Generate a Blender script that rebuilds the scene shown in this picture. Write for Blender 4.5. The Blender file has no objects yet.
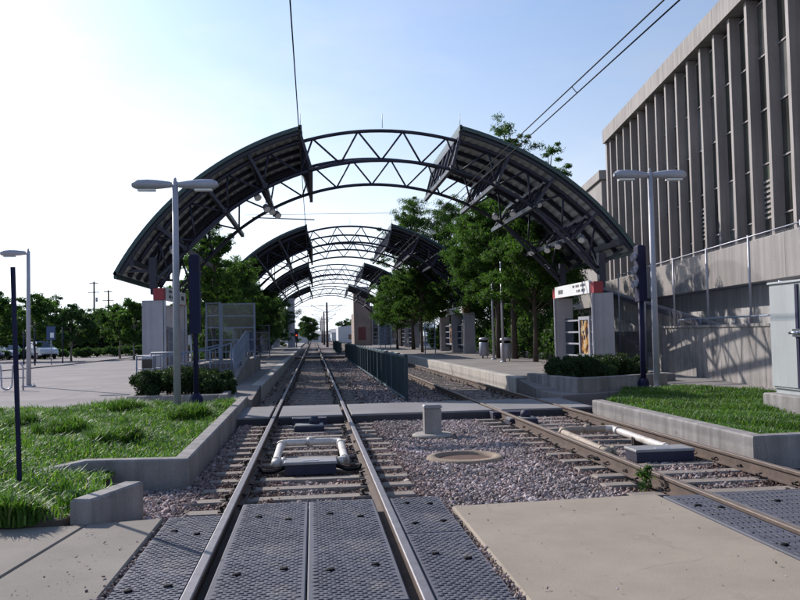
import bpy, math, random
import numpy as np
from mathutils import Vector, Matrix
PI=math.pi; R_=math.radians
scene=bpy.context.scene
COL=scene.collection
rnd=random.Random(7)

# ---------------------------------------------------------------- helpers
class MB:
    """collects faces; build() links them as one mesh object"""
    def __init__(s): s.v=[]; s.f=[]; s.m=[]; s.sm=[]
    def face(s,idx,mi=0,smooth=False): s.f.append(tuple(idx)); s.m.append(mi); s.sm.append(smooth)
    def add(s,vs,fs,mi=0,smooth=False):
        o=len(s.v); s.v+= [tuple(p) for p in vs]
        for f in fs: s.face([o+i for i in f],mi,smooth)
    def box(s,x0,x1,y0,y1,z0,z1,mi=0,bev=0.0):
        if bev<=0:
            s.add([(x0,y0,z0),(x1,y0,z0),(x1,y1,z0),(x0,y1,z0),(x0,y0,z1),(x1,y0,z1),(x1,y1,z1),(x0,y1,z1)],
                  [(3,2,1,0),(4,5,6,7),(0,1,5,4),(1,2,6,5),(2,3,7,6),(3,0,4,7)],mi)
        else:
            s.prism([(x0,y0),(x1,y0),(x1,y1),(x0,y1)],z0,z1,mi,bev)
    def prism(s,poly,z0,z1,mi=0,bev=0.0):
        """vertical prism over a counter-clockwise polygon, top edge chamfered by bev"""
        n=len(poly)
        if not hasattr(z1,'__len__'): z1=[z1]*n
        if not hasattr(z0,'__len__'): z0=[z0]*n
        if bev>0:
            ins=[]
            for i in range(n):
                p=Vector(poly[i-1]).to_2d() if False else Vector((poly[i-1][0],poly[i-1][1])); q=Vector((poly[i][0],poly[i][1])); r=Vector((poly[(i+1)%n][0],poly[(i+1)%n][1]))
                e1=(q-p).normalized(); e2=(r-q).normalized()
                n1=Vector((-e1.y,e1.x)); n2=Vector((-e2.y,e2.x))
                b=(n1+n2); d=b.dot(n1)
                ins.append(q+b*(bev/max(d,.2)))
            vs=[(poly[i][0],poly[i][1],z0[i]) for i in range(n)]+[(poly[i][0],poly[i][1],z1[i]-bev) for i in range(n)]+[(ins[i].x,ins[i].y,z1[i]) for i in range(n)]
            fs=[tuple(range(n-1,-1,-1)),tuple(range(2*n,3*n))]
            for i in range(n):
                j=(i+1)%n
                fs.append((i,j,n+j,n+i)); fs.append((n+i,n+j,2*n+j,2*n+i))
        else:
            vs=[(poly[i][0],poly[i][1],z0[i]) for i in range(n)]+[(poly[i][0],poly[i][1],z1[i]) for i in range(n)]
            fs=[tuple(range(n-1,-1,-1)),tuple(range(n,2*n))]
            for i in range(n):
                j=(i+1)%n; fs.append((i,j,n+j,n+i))
        s.add(vs,fs,mi)
    def bar(s,p,q,w,h=None,mi=0,up=(0,0,1)):
        h=w if h is None else h
        p=Vector(p); q=Vector(q); d=(q-p)
        if d.length<1e-6: return
        d.normalize(); u=Vector(up)
        if abs(d.dot(u))>.98: u=Vector((0,1,0))
        a=d.cross(u).normalized(); b=a.cross(d).normalized()
        vs=[]
        for c in (p,q):
            for sx,sz in ((-1,-1),(1,-1),(1,1),(-1,1)): vs.append(c+a*(sx*w/2)+b*(sz*h/2))
        s.add(vs,[(0,1,2,3),(7,6,5,4),(0,4,5,1),(1,5,6,2),(2,6,7,3),(3,7,4,0)],mi)
    def tube(s,pts,r,n=8,mi=0,caps=True,smooth=True):
        pts=[Vector(p) for p in pts]; m=len(pts)
        if not hasattr(r,'__len__'): r=[r]*m
        o=len(s.v); prev=None
        for i in range(m):
            d=(pts[min(i+1,m-1)]-pts[max(i-1,0)]).normalized()
            if prev is None:
                u=Vector((0,0,1)) if abs(d.z)<.9 else Vector((1,0,0))
                a=d.cross(u).normalized()
            else:
                a=(prev-d*prev.dot(d)).normalized()
            prev=a; b=d.cross(a)
            for k in range(n):
                t=2*PI*k/n; s.v.append(tuple(pts[i]+a*(r[i]*math.cos(t))+b*(r[i]*math.sin(t))))
        for i in range(m-1):
            for k in range(n):
                k2=(k+1)%n
                s.face((o+i*n+k,o+i*n+k2,o+(i+1)*n+k2,o+(i+1)*n+k),mi,smooth)
        if caps:
            s.face([o+k for k in range(n-1,-1,-1)],mi); s.face([o+(m-1)*n+k for k in range(n)],mi)
    def lathe(s,prof,n=16,mi=0,c=(0,0),smooth=True):
        """profile of (r,z) revolved round a vertical axis"""
        o=len(s.v); m=len(prof)
        for r,z in prof:
            for k in range(n):
                t=2*PI*k/n; s.v.append((c[0]+r*math.cos(t),c[1]+r*math.sin(t),z))
        for i in range(m-1):
            for k in range(n):
                k2=(k+1)%n; s.face((o+i*n+k,o+i*n+k2,o+(i+1)*n+k2,o+(i+1)*n+k),mi,smooth)
        s.face([o+k for k in range(n-1,-1,-1)],mi); s.face([o+(m-1)*n+k for k in range(n)],mi)
    def quad(s,a,b,c,d,mi=0): s.add([a,b,c,d],[(0,1,2,3)],mi)
    def build(s,name,mat,parent=None,loc=None):
        me=bpy.data.meshes.new(name); me.from_pydata(s.v,[],s.f)
        for m in (mat if isinstance(mat,(list,tuple)) else [mat]): me.materials.append(m)
        me.polygons.foreach_set('material_index',s.m); me.polygons.foreach_set('use_smooth',s.sm); me.update()
        o=bpy.data.objects.new(name,me); COL.objects.link(o)
        if parent: o.parent=parent
        if loc: o.location=loc
        return o
def bulk(name,verts,faces,mat,parent=None,smooth=False):
    """mesh from numpy arrays, all faces with the same corner count"""
    nv=len(verts); nf,k=faces.shape
    me=bpy.data.meshes.new(name); me.vertices.add(nv); me.vertices.foreach_set('co',verts.astype(np.float32).ravel())
    me.loops.add(nf*k); me.loops.foreach_set('vertex_index',faces.astype(np.int32).ravel())
    me.polygons.add(nf); me.polygons.foreach_set('loop_start',np.arange(nf,dtype=np.int32)*k)
    try: me.polygons.foreach_set('loop_total',np.full(nf,k,dtype=np.int32))
    except Exception: pass
    me.polygons.foreach_set('use_smooth',np.full(nf,smooth))
    me.materials.append(mat); me.update(calc_edges=True); me.validate()
    o=bpy.data.objects.new(name,me); COL.objects.link(o)
    if parent: o.parent=parent
    return o
def tag(o,label=None,cat=None,group=None,kind=None):
    if label: o['label']=label
    if cat: o['category']=cat
    if group: o['group']=group
    if kind: o['kind']=kind
    return o
def root(name,loc,label,cat,group=None,rz=0):
    o=bpy.data.objects.new(name,None); o.empty_display_size=.2; COL.objects.link(o)
    o.location=loc; o.rotation_euler=(0,0,rz); return tag(o,label,cat,group)
def dup(o,loc,label=None,rz=None):
    c=o.copy(); COL.objects.link(c); c.location=loc
    if rz is not None: c.rotation_euler=(0,0,rz)
    if label: c['label']=label
    for ch in list(o.children):
        d=ch.copy(); COL.objects.link(d); d.parent=c
        for g in list(ch.children):
            e=g.copy(); COL.objects.link(e); e.parent=d
    return c
def struct(o,label=None):
    o['kind']='structure'
    if label: o['label']=label
    return o

# ---------------------------------------------------------------- materials
def nodes(name):
    m=bpy.data.materials.new(name); m.use_nodes=True; nt=m.node_tree; nt.nodes.clear()
    out=nt.nodes.new('ShaderNodeOutputMaterial'); b=nt.nodes.new('ShaderNodeBsdfPrincipled')
    nt.links.new(b.outputs[0],out.inputs[0]); return m,nt,b,out
def ramp(nt,stops):
    r=nt.nodes.new('ShaderNodeValToRGB'); e=r.color_ramp.elements
    while len(e)<len(stops): e.new(.5)
    for i,(p,c) in enumerate(stops): e[i].position=p; e[i].color=(*c,1)
    return r
def noise(nt,scale,detail=6,rough=.6,src='Object',vec=None):
    tc=nt.nodes.new('ShaderNodeTexCoord'); n=nt.nodes.new('ShaderNodeTexNoise')
    n.inputs['Scale'].default_value=scale; n.inputs['Detail'].default_value=detail; n.inputs['Roughness'].default_value=rough
    nt.links.new(tc.outputs[src],n.inputs['Vector']); return n
def mixc(nt,fac,a,b,mode='MIX'):
    m=nt.nodes.new('ShaderNodeMix'); m.data_type='RGBA'; m.blend_type=mode
    for sock,val in ((m.inputs[0],fac),(m.inputs[6],a),(m.inputs[7],b)):
        if hasattr(val,'links') or hasattr(val,'is_linked'): nt.links.new(val,sock)
        elif isinstance(val,(int,float)): sock.default_value=val
        else: sock.default_value=(*val,1)
    return m.outputs[2]
def mat(name,c,rough=.6,var=.25,scale=2.5,fine=40,bump=.15,metal=0,spots=None,streak=0,bdist=.01,spec=None):
    """base colour broken by broad blotches and fine grain, with a light bump"""
    m,nt,b,out=nodes(name)
    lo=tuple(x*(1-var) for x in c); hi=tuple(min(1,x*(1+var)) for x in c)
    n1=noise(nt,scale,6,.65); r1=ramp(nt,[(.3,lo),(.7,hi)]); nt.links.new(n1.outputs[0],r1.inputs[0])
    n2=noise(nt,fine,4,.7); r2=ramp(nt,[(.3,(1-var*.6,)*3),(.7,(1+var*.5,)*3)]); nt.links.new(n2.outputs[0],r2.inputs[0])
    col=mixc(nt,1.0,r1.outputs[0],r2.outputs[0],'MULTIPLY')
    if spots:
        n3=noise(nt,spots[1],5,.75); r3=ramp(nt,[(spots[2],(0,0,0)),(min(1,spots[2]+.12),(1,1,1))]); nt.links.new(n3.outputs[0],r3.inputs[0])
        col=mixc(nt,r3.outputs[0],col,spots[0])
    if streak:
        tc=nt.nodes.new('ShaderNodeTexCoord'); mp=nt.nodes.new('ShaderNodeMapping'); mp.inputs['Scale'].default_value=(3,3,.15)
        n4=nt.nodes.new('ShaderNodeTexNoise'); n4.inputs['Scale'].default_value=1.6; n4.inputs['Detail'].default_value=7
        nt.links.new(tc.outputs['Object'],mp.inputs[0]); nt.links.new(mp.outputs[0],n4.inputs['Vector'])
        r4=ramp(nt,[(.35,(1-streak,)*3),(.62,(1,1,1))]); nt.links.new(n4.outputs[0],r4.inputs[0])
        col=mixc(nt,1.0,col,r4.outputs[0],'MULTIPLY')
    nt.links.new(col,b.inputs['Base Color'])
    b.inputs['Roughness'].default_value=rough; b.inputs['Metallic'].default_value=metal
    if spec is not None: b.inputs['Specular IOR Level'].default_value=spec
    if bump:
        bp=nt.nodes.new('ShaderNodeBump'); bp.inputs['Strength'].default_value=bump; bp.inputs['Distance'].default_value=bdist
        nt.links.new(n2.outputs[0],bp.inputs['Height']); nt.links.new(bp.outputs[0],b.inputs['Normal'])
    return m
def wear(m,scale=.8,width=.012,dark=.55,joints=None):
    nt=m.node_tree; b=[n for n in nt.nodes if n.type=='BSDF_PRINCIPLED'][0]; col=b.inputs['Base Color'].links[0].from_socket
    tc=nt.nodes.new('ShaderNodeTexCoord'); n=nt.nodes.new('ShaderNodeTexNoise'); n.inputs['Scale'].default_value=2.2; n.inputs['Detail'].default_value=6
    nt.links.new(tc.outputs['Object'],n.inputs['Vector'])
    ad=nt.nodes.new('ShaderNodeMix'); ad.data_type='RGBA'; ad.blend_type='LINEAR_LIGHT'; ad.inputs[0].default_value=.12; nt.links.new(tc.outputs['Object'],ad.inputs[6]); nt.links.new(n.outputs['Color'],ad.inputs[7])
    v=nt.nodes.new('ShaderNodeTexVoronoi'); v.feature='DISTANCE_TO_EDGE'; v.inputs['Scale'].default_value=scale; nt.links.new(ad.outputs[2],v.inputs['Vector'])
    g=noise(nt,.7,3); gr=ramp(nt,[(.5,(1,1,1)),(.62,(0,0,0))]); nt.links.new(g.outputs[0],gr.inputs[0])   # cracks only here and there
    r=ramp(nt,[(0,(dark,)*3),(width,(1,1,1))]); nt.links.new(v.outputs['Distance'],r.inputs[0])
    mx=mixc(nt,gr.outputs[0],r.outputs[0],(1,1,1)); col=mixc(nt,1.0,col,mx,'MULTIPLY')
    if joints:
        br=nt.nodes.new('ShaderNodeTexBrick'); br.offset=0; br.inputs['Scale'].default_value=1; br.inputs['Brick Width'].default_value=joints; br.inputs['Row Height'].default_value=joints
        br.inputs['Mortar Size'].default_value=.02; br.inputs['Color1'].default_value=(1,1,1,1); br.inputs['Color2'].default_value=(.93,.93,.94,1); br.inputs['Mortar'].default_value=(.62,.61,.62,1)
        nt.links.new(tc.outputs['Object'],br.inputs['Vector']); col=mixc(nt,1.0,col,br.outputs[0],'MULTIPLY')
    nt.links.new(col,b.inputs['Base Color']); return m
def raildirt(m,half=.34):
    nt=m.node_tree; b=[n for n in nt.nodes if n.type=='BSDF_PRINCIPLED'][0]; col=b.inputs['Base Color'].links[0].from_socket
    tc=nt.nodes.new('ShaderNodeTexCoord'); sp=nt.nodes.new('ShaderNodeSeparateXYZ'); nt.links.new(tc.outputs['Object'],sp.inputs[0]); cur=None
    for x in (-.82,.68,3.83,5.33):
        a=nt.nodes.new('ShaderNodeMath'); a.operation='SUBTRACT'; a.inputs[1].default_value=x; nt.links.new(sp.outputs['X'],a.inputs[0])
        c=nt.nodes.new('ShaderNodeMath'); c.operation='ABSOLUTE'; nt.links.new(a.outputs[0],c.inputs[0])
        if cur is None: cur=c.outputs[0]
        else:
            k=nt.nodes.new('ShaderNodeMath'); k.operation='MINIMUM'; nt.links.new(cur,k.inputs[0]); nt.links.new(c.outputs[0],k.inputs[1]); cur=k.outputs[0]
    r=ramp(nt,[(.05,(.36,.27,.21)),(half,(.66,.56,.5)),(min(1,half*2.4),(1,1,1))]); nt.links.new(cur,r.inputs[0])
    nt.links.new(mixc(nt,1.0,col,r.outputs[0],'MULTIPLY'),b.inputs['Base Color'])
def island(name,stops,rough=.8,trans=0,bump=0,spec=.3):
    """colour picked per loose piece (stones, leaves, blades)"""
    m,nt,b,out=nodes(name)
    g=nt.nodes.new('ShaderNodeNewGeometry'); r=ramp(nt,stops); nt.links.new(g.outputs['Random Per Island'],r.inputs[0])
    n=noise(nt,.9,4); rr=ramp(nt,[(.3,(.7,.72,.7)),(.7,(1.25,1.2,1.2))]); nt.links.new(n.outputs[0],rr.inputs[0])
    col=mixc(nt,1.0,r.outputs[0],rr.outputs[0],'MULTIPLY')
    nt.links.new(col,b.inputs['Base Color']); b.inputs['Roughness'].default_value=rough; b.inputs['Specular IOR Level'].default_value=spec
    if trans:
        t=nt.nodes.new('ShaderNodeBsdfTranslucent'); mx=nt.nodes.new('ShaderNodeMixShader'); mx.inputs[0].default_value=trans
        nt.links.new(mixc(nt,1.0,col,(1.25,1.3,.6),'MULTIPLY'),t.inputs[0]); nt.links.new(b.outputs[0],mx.inputs[1]); nt.links.new(t.outputs[0],mx.inputs[2]); nt.links.new(mx.outputs[0],out.inputs[0])
    return m
M={}
M['conc']=mat('concrete',(.29,.265,.24),.85,.18,1.2,60,.25,spots=((.17,.15,.14),3,.66))
M['slab']=mat('pale concrete slab',(.225,.2,.175),.92,.16,.9,70,.3,spots=((.17,.148,.125),4,.6),spec=.15)
M['wallc']=mat('planter concrete',(.275,.258,.25),.92,.22,1.6,50,.35,streak=.32,spots=((.15,.13,.12),2.5,.62),spec=.2)
M['plaza']=mat('plaza paving',(.275,.25,.246),.95,.14,.35,30,.15,spots=((.15,.137,.143),.8,.62),spec=.1)
M['platform']=mat('platform paving',(.235,.215,.205),.92,.16,.6,35,.15,spec=.12)
M['matdark']=mat('dark rubber panel',(.038,.04,.058),.7,.3,1.3,40,.25)
M['flood']=mat('floodlight grey',(.2,.2,.23),.5,.2,2,30,.05)
M['tan']=mat('tan slab concrete',(.29,.244,.197),.92,.11,1.3,70,.3,spots=((.25,.207,.165),2.0,.58),spec=.15)
M['cross']=mat('crossing surface',(.225,.215,.22),.92,.15,.8,40,.2,spec=.12)
M['edge']=mat('pale platform edge',(.43,.40,.365),.9,.14,1.2,40,.2,streak=.2,spec=.2)
M['banner']=mat('faded red banner',(.16,.05,.045),.8,.2,2,20,.05)
M['pvcold']=mat('old brown pipe',(.3,.24,.185),.7,.25,4,30,.1,spots=((.13,.1,.08),3.5,.54))
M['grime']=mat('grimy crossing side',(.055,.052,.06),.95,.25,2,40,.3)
M['asphalt']=mat('asphalt',(.06,.06,.065),.9,.25,.5,60,.3)
M['dirt']=mat('earth',(.07,.055,.045),.95,.3,1.5,30,.5)
M['ballastb']=mat('ballast fines',(.15,.125,.125),.95,.4,3,28,1.0,bdist=.04)
M['gravel']=island('ballast stone',[(0,(.12,.101,.099)),(.25,(.245,.204,.203)),(.5,(.35,.292,.293)),(.75,(.46,.395,.39)),(.92,(.35,.24,.205)),(1,(.68,.62,.6))],.85)
raildirt(M['gravel']); raildirt(M['ballastb'])
M['sleeper']=mat('weathered sleeper',(.20,.168,.145),.9,.28,3,30,.5,spots=((.1,.085,.075),4,.62))
M['mat']=mat('rubber panel',(.086,.088,.112),.68,.36,1.0,30,.35,spots=((.205,.185,.17),1.5,.52),spec=.35)
M['matbase']=mat('rubber panel base',(.07,.072,.095),.75,.2,1.3,40,.2)
M['rust']=mat('rusty rail side',(.085,.056,.043),.8,.35,4,40,.35,streak=0)
M['polish']=mat('polished rail head',(.17,.16,.175),.6,.2,6,50,.05,metal=.45)
M['railtop2']=mat('dull rail head',(.17,.13,.105),.6,.2,6,50,.05,metal=.3)
M['clip']=mat('rail clip iron',(.05,.04,.037),.7,.3,9,60,.2,metal=.4)
M['steel']=mat('navy painted steel',(.016,.017,.036),.45,.25,1.5,30,.05)
M['roofu']=mat('roof sheet',(.42,.45,.45),.6,.12,.8,12,.05,streak=0)
M['fascia']=mat('green roof edge',(.04,.075,.075),.45,.2,1.5,30,.05)
M['pier']=mat('pier concrete',(.40,.385,.41),.85,.12,1.3,45,.25,streak=.18)
M['white']=mat('white sign face',(.78,.79,.80),.4,.06,1,20,.03)
M['red']=mat('red sign end',(.30,.028,.04),.45,.15,2,20,.03)
M['dark']=mat('dark marking',(.06,.06,.07),.6,.2,3,20,0)
M['galv']=mat('galvanised steel',(.38,.38,.43),.45,.15,2,30,.06,metal=.35)
M['lampgrey']=mat('grey lamp paint',(.36,.36,.41),.45,.12,2,30,.05)
M['bluepost']=mat('dark blue post paint',(.012,.013,.045),.65,.25,2,30,.08,spec=.25)
M['bluegrey']=mat('blue grey railing paint',(.17,.21,.29),.45,.2,3,30,.05)
M['teal']=mat('teal fence paint',(.005,.027,.038),.55,.3,2,25,.06)
M['tealedge']=mat('worn fence edge',(.14,.2,.24),.5,.25,5,25,.06)
M['cabinet']=mat('grey cabinet paint',(.36,.38,.385),.45,.07,1,25,.03,streak=.1)
M['chrome']=mat('chrome',(.7,.7,.72),.18,.05,3,20,0,metal=1)
M['pvc']=mat('white pipe',(.5,.465,.43),.55,.2,4,30,.08,spots=((.22,.17,.14),3.5,.54))
M['boxgrey']=mat('grey box lid',(.22,.215,.22),.6,.2,4,40,.1)
M['boxdark']=mat('dark blue box side',(.016,.017,.042),.7,.3,4,30,.1)
M['rubber']=mat('black cable',(.012,.012,.014),.8,.3,6,30,.1,spec=.1)
M['manrust']=mat('rusty cover',(.085,.04,.027),.85,.35,5,40,.4)
M['mring']=mat('manhole collar',(.23,.175,.13),.9,.18,3,50,.4)
M['bldg']=mat('building concrete',(.29,.265,.25),.88,.13,.5,18,.25,streak=.28)
M['fin']=mat('building fin concrete',(.315,.285,.275),.85,.13,.7,25,.25,streak=.2)
M['under']=mat('undercroft concrete',(.44,.43,.43),.9,.15,.6,25,.3,streak=.3)
M['brick']=mat('tan brick',(.25,.185,.155),.9,.18,.6,20,.3)
M['glassd']=None
M['bark']=mat('bark',(.075,.058,.047),.95,.3,5,30,.8,bdist=.02)
M['barkp']=mat('pale bark',(.2,.17,.15),.95,.25,5,30,.6,bdist=.02)
LEAF=[(0,(.024,.06,.018)),(.35,(.042,.1,.024)),(.7,(.065,.138,.031)),(1,(.1,.185,.042))]
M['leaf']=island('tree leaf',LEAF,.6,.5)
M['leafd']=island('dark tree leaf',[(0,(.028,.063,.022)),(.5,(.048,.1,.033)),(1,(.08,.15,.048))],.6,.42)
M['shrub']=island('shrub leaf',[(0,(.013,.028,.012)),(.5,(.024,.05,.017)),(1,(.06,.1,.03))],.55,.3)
M['grass']=island('grass blade',[(0,(.038,.1,.016)),(.4,(.082,.19,.027)),(.8,(.13,.26,.042)),(.95,(.14,.25,.06)),(1,(.34,.31,.17))],.55,.45,spec=.5)
M['grassd']=island('dark grass blade',[(0,(.036,.09,.015)),(.5,(.074,.17,.026)),(.9,(.12,.23,.042)),(1,(.22,.25,.11))],.55,.42,spec=.5)
M['tyre']=mat('tyre',(.02,.02,.02),.8,.2,5,30,.1)
M['carblue']=mat('blue car paint',(.03,.06,.16),.25,.05,1,10,0,metal=.3)
M['carsilver']=mat('silver car paint',(.62,.63,.67),.25,.05,1,10,0,metal=.3)
M['carwhite']=mat('white car paint',(.52,.55,.6),.25,.05,1,10,0)
M['lens']=mat('lamp lens',(.75,.75,.72),.2,.05,3,20,0)
M['kerb']=mat('dark kerb',(.14,.13,.14),.9,.2,1,30,.2)
M['wood']=mat('utility pole wood',(.11,.08,.065),.9,.3,3,30,.4)
M['sheet']=mat('pale warehouse wall',(.5,.5,.51),.7,.08,.4,10,.05)
def glass_mat(name,c,rough=.08):
    m,nt,b,out=nodes(name); n=noise(nt,.35,2); r=ramp(nt,[(.35,tuple(x*.5 for x in c)),(.65,tuple(x*1.5 for x in c))]); nt.links.new(n.outputs[0],r.inputs[0])
    nt.links.new(r.outputs[0],b.inputs['Base Color']); b.inputs['Roughness'].default_value=rough; b.inputs['Specular IOR Level'].default_value=.9; return m
M['glassd']=glass_mat('dark window glass',(.04,.042,.036))
M['glassblind']=glass_mat('window with drawn blind',(.13,.13,.12),.12); M['glassgreen']=glass_mat('greenish window glass',(.05,.058,.042))
M['carglass']=glass_mat('car glass',(.05,.065,.08))
def clear_glass(name,tint,amount):
    m,nt,b,out=nodes(name); nt.nodes.remove(b)
    t=nt.nodes.new('ShaderNodeBsdfTransparent'); t.inputs[0].default_value=(*tint,1)
    g=nt.nodes.new('ShaderNodeBsdfGlossy'); g.inputs['Roughness'].default_value=.12
    mx=nt.nodes.new('ShaderNodeMixShader'); mx.inputs[0].default_value=amount
    nt.links.new(t.outputs[0],mx.inputs[1]); nt.links.new(g.outputs[0],mx.inputs[2]); nt.links.new(mx.outputs[0],out.inputs[0]); return m
M['pane']=clear_glass('shelter glass',(.62,.68,.74),.035)
def mesh_mat():
    m,nt,b,out=nodes('chain link wire'); b.inputs['Base Color'].default_value=(.3,.3,.33,1); b.inputs['Roughness'].default_value=.5
    tc=nt.nodes.new('ShaderNodeTexCoord'); mp=nt.nodes.new('ShaderNodeMapping'); mp.inputs['Rotation'].default_value=(R_(45),0,0)
    nt.links.new(tc.outputs['Object'],mp.inputs[0])
    sp=nt.nodes.new('ShaderNodeSeparateXYZ'); nt.links.new(mp.outputs[0],sp.inputs[0])
    fac=None
    for ax in ('Y','Z'):
        f=nt.nodes.new('ShaderNodeMath'); f.operation='PINGPONG'; f.inputs[1].default_value=.035; nt.links.new(sp.outputs[ax],f.inputs[0])
        l=nt.nodes.new('ShaderNodeMath'); l.operation='LESS_THAN'; l.inputs[1].default_value=.0028; nt.links.new(f.outputs[0],l.inputs[0])
        if fac is None: fac=l.outputs[0]
        else:
            mx=nt.nodes.new('ShaderNodeMath'); mx.operation='MAXIMUM'; nt.links.new(fac,mx.inputs[0]); nt.links.new(l.outputs[0],mx.inputs[1]); fac=mx.outputs[0]
    t=nt.nodes.new('ShaderNodeBsdfTransparent'); ms=nt.nodes.new('ShaderNodeMixShader')
    nt.links.new(fac,ms.inputs[0]); nt.links.new(t.outputs[0],ms.inputs[1]); nt.links.new(b.outputs[0],ms.inputs[2]); nt.links.new(ms.outputs[0],out.inputs[0]); return m
M['link']=mesh_mat()
def poster_mat():
    m,nt,b,out=nodes('poster print'); n=noise(nt,2.3,3,.5); r=ramp(nt,[(.36,(.015,.012,.02)),(.46,(.08,.03,.02)),(.53,(.45,.22,.04)),(.585,(.6,.5,.35)),(.63,(.03,.02,.03))])
    nt.links.new(n.outputs[0],r.inputs[0]); nt.links.new(r.outputs[0],b.inputs['Base Color']); b.inputs['Roughness'].default_value=.3; return m
M['poster']=poster_mat()
def emit(name,c,s):
    m,nt,b,out=nodes(name); b.inputs['Base Color'].default_value=(*c,1); b.inputs['Emission Color'].default_value=(*c,1); b.inputs['Emission Strength'].default_value=s; return m
M['redlamp']=emit('red signal lamp',(1,.08,.02),.8)

wear(M['tan'],.5,.007,.72); wear(M['slab'],.6,.008,.65); wear(M['plaza'],.4,.01,.7,2.4); wear(M['platform'],.5,.01,.7,1.5); wear(M['wallc'],.7,.008,.6)
# ---------------------------------------------------------------- camera, light, sky
YAW,PITCH,ROLL=R_(6.031),R_(2.352),R_(1.25)
cd=bpy.data.cameras.new('camera'); cam=bpy.data.objects.new('camera',cd); COL.objects.link(cam); scene.camera=cam
f=Vector((math.sin(YAW)*math.cos(PITCH),math.cos(YAW)*math.cos(PITCH),math.sin(PITCH))); r=Vector((math.cos(YAW),-math.sin(YAW),0)); u=r.cross(f)
r2=r*math.cos(ROLL)-u*math.sin(ROLL); u2=u*math.cos(ROLL)+r*math.sin(ROLL)
cam.matrix_world=Matrix(((r2.x,u2.x,-f.x,0),(r2.y,u2.y,-f.y,0),(r2.z,u2.z,-f.z,1.62),(0,0,0,1)))
cd.sensor_width=36; cd.lens=37.35; cd.clip_start=.05; cd.clip_end=3000
AZ,EL=R_(-39),R_(31.5)        # the sun: left of the track ahead
sd=Vector((math.sin(AZ)*math.cos(EL),math.cos(AZ)*math.cos(EL),math.sin(EL)))
sl=bpy.data.lights.new('sun','SUN'); so=bpy.data.objects.new('sun',sl); COL.objects.link(so)
sl.energy=4.6; sl.angle=R_(.5); sl.color=(1,.93,.86); so.rotation_euler=sd.to_track_quat('Z','Y').to_euler()
w=bpy.data.worlds.new('World'); scene.world=w; w.use_nodes=True; nt=w.node_tree; nt.nodes.clear()
sky=nt.nodes.new('ShaderNodeTexSky'); sky.sky_type='NISHITA'; sky.sun_disc=False; sky.sun_elevation=EL; sky.sun_rotation=AZ
sky.air_density=1.0; sky.dust_density=1.0; sky.ozone_density=3.0; sky.altitude=150
bg=nt.nodes.new('ShaderNodeBackground'); bg.inputs[1].default_value=.142; wo=nt.nodes.new('ShaderNodeOutputWorld')
bw=nt.nodes.new('ShaderNodeRGBToBW'); nt.links.new(sky.outputs[0],bw.inputs[0])
veil=nt.nodes.new('ShaderNodeMix'); veil.data_type='RGBA'; veil.blend_type='MULTIPLY'; veil.inputs[0].default_value=1; nt.links.new(bw.outputs[0],veil.inputs[6]); veil.inputs[7].default_value=(.93,1.0,1.11,1)
tc=nt.nodes.new('ShaderNodeTexCoord'); sx=nt.nodes.new('ShaderNodeSeparateXYZ'); nt.links.new(tc.outputs['Generated'],sx.inputs[0])
rp=ramp(nt,[(0,(.95,)*3),(.15,(.74,)*3),(.45,(.3,)*3),(1,(.15,)*3)]); nt.links.new(sx.outputs['Z'],rp.inputs[0])
tint=mixc(nt,1.0,sky.outputs[0],(.86,1.03,1.20),'MULTIPLY')
mp=nt.nodes.new('ShaderNodeMapping'); mp.inputs['Scale'].default_value=(1.6,1.6,5); nt.links.new(tc.outputs['Generated'],mp.inputs[0])
cn=nt.nodes.new('ShaderNodeTexNoise'); cn.inputs['Scale'].default_value=2.2; cn.inputs['Detail'].default_value=7; cn.inputs['Roughness'].default_value=.58; nt.links.new(mp.outputs[0],cn.inputs['Vector'])
cr=ramp(nt,[(.46,(0,0,0)),(.75,(.4,)*3)]); nt.links.new(cn.outputs[0],cr.inputs[0])
bright=mixc(nt,1.0,veil.outputs[2],(1.25,1.25,1.25),'MULTIPLY')
nt.links.new(mixc(nt,cr.outputs[0],mixc(nt,rp.outputs[0],tint,veil.outputs[2]),bright),bg.inputs[0]); nt.links.new(bg.outputs[0],wo.inputs[0])
scene.view_settings.view_transform='Standard'; scene.view_settings.look='None'; scene.view_settings.gamma=1; scene.view_settings.exposure=.36
scene.view_settings.use_curve_mapping=False
scene.render.engine='CYCLES'; scene.cycles.max_bounces=6; scene.cycles.transparent_max_bounces=12; scene.cycles.use_denoising=True

# ---------------------------------------------------------------- ground
L0,L1=-.82,.68; R0,R1=3.83,5.33           # rail centres, rail top is z = 0
b=MB(); b.quad((-420,-60,-.30),(420,-60,-.30),(420,700,-.30),(-420,700,-.30)); struct(b.build('ground',M['dirt']))
b=MB(); b.quad((-2.0,-3,-.215),(6.1,-3,-.215),(6.1,330,-.215),(-2.0,330,-.215)); struct(b.build('ballast_bed',M['ballastb']))
# sidewalk slabs, left of the track: two pours with a slanted joint
b=MB(); b.prism([(-2.02,7.72),(-2.35,4.6),(-2.6,-3),(-1.37,-3),(-1.39,7.85)],-.3,-.012,0,.012)
b.prism([(-2.04,7.72),(-9,7.55),(-9,-3),(-2.62,-3),(-2.37,4.6)],-.3,-.014,0,.012); struct(b.build('sidewalk',M['slab']))
b=MB(); b.prism([(1.27,-3),(3.36,-3),(3.34,7.97),(1.28,7.83)],-.3,-.012,0,.015); struct(b.build('walkway_slab',M['tan']))
b=MB(); b.prism([(6.05,-3),(14,-3),(14,7.6),(6.05,7.9)],-.3,-.012,0,.012); struct(b.build('far_sidewalk',M['slab']))
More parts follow.
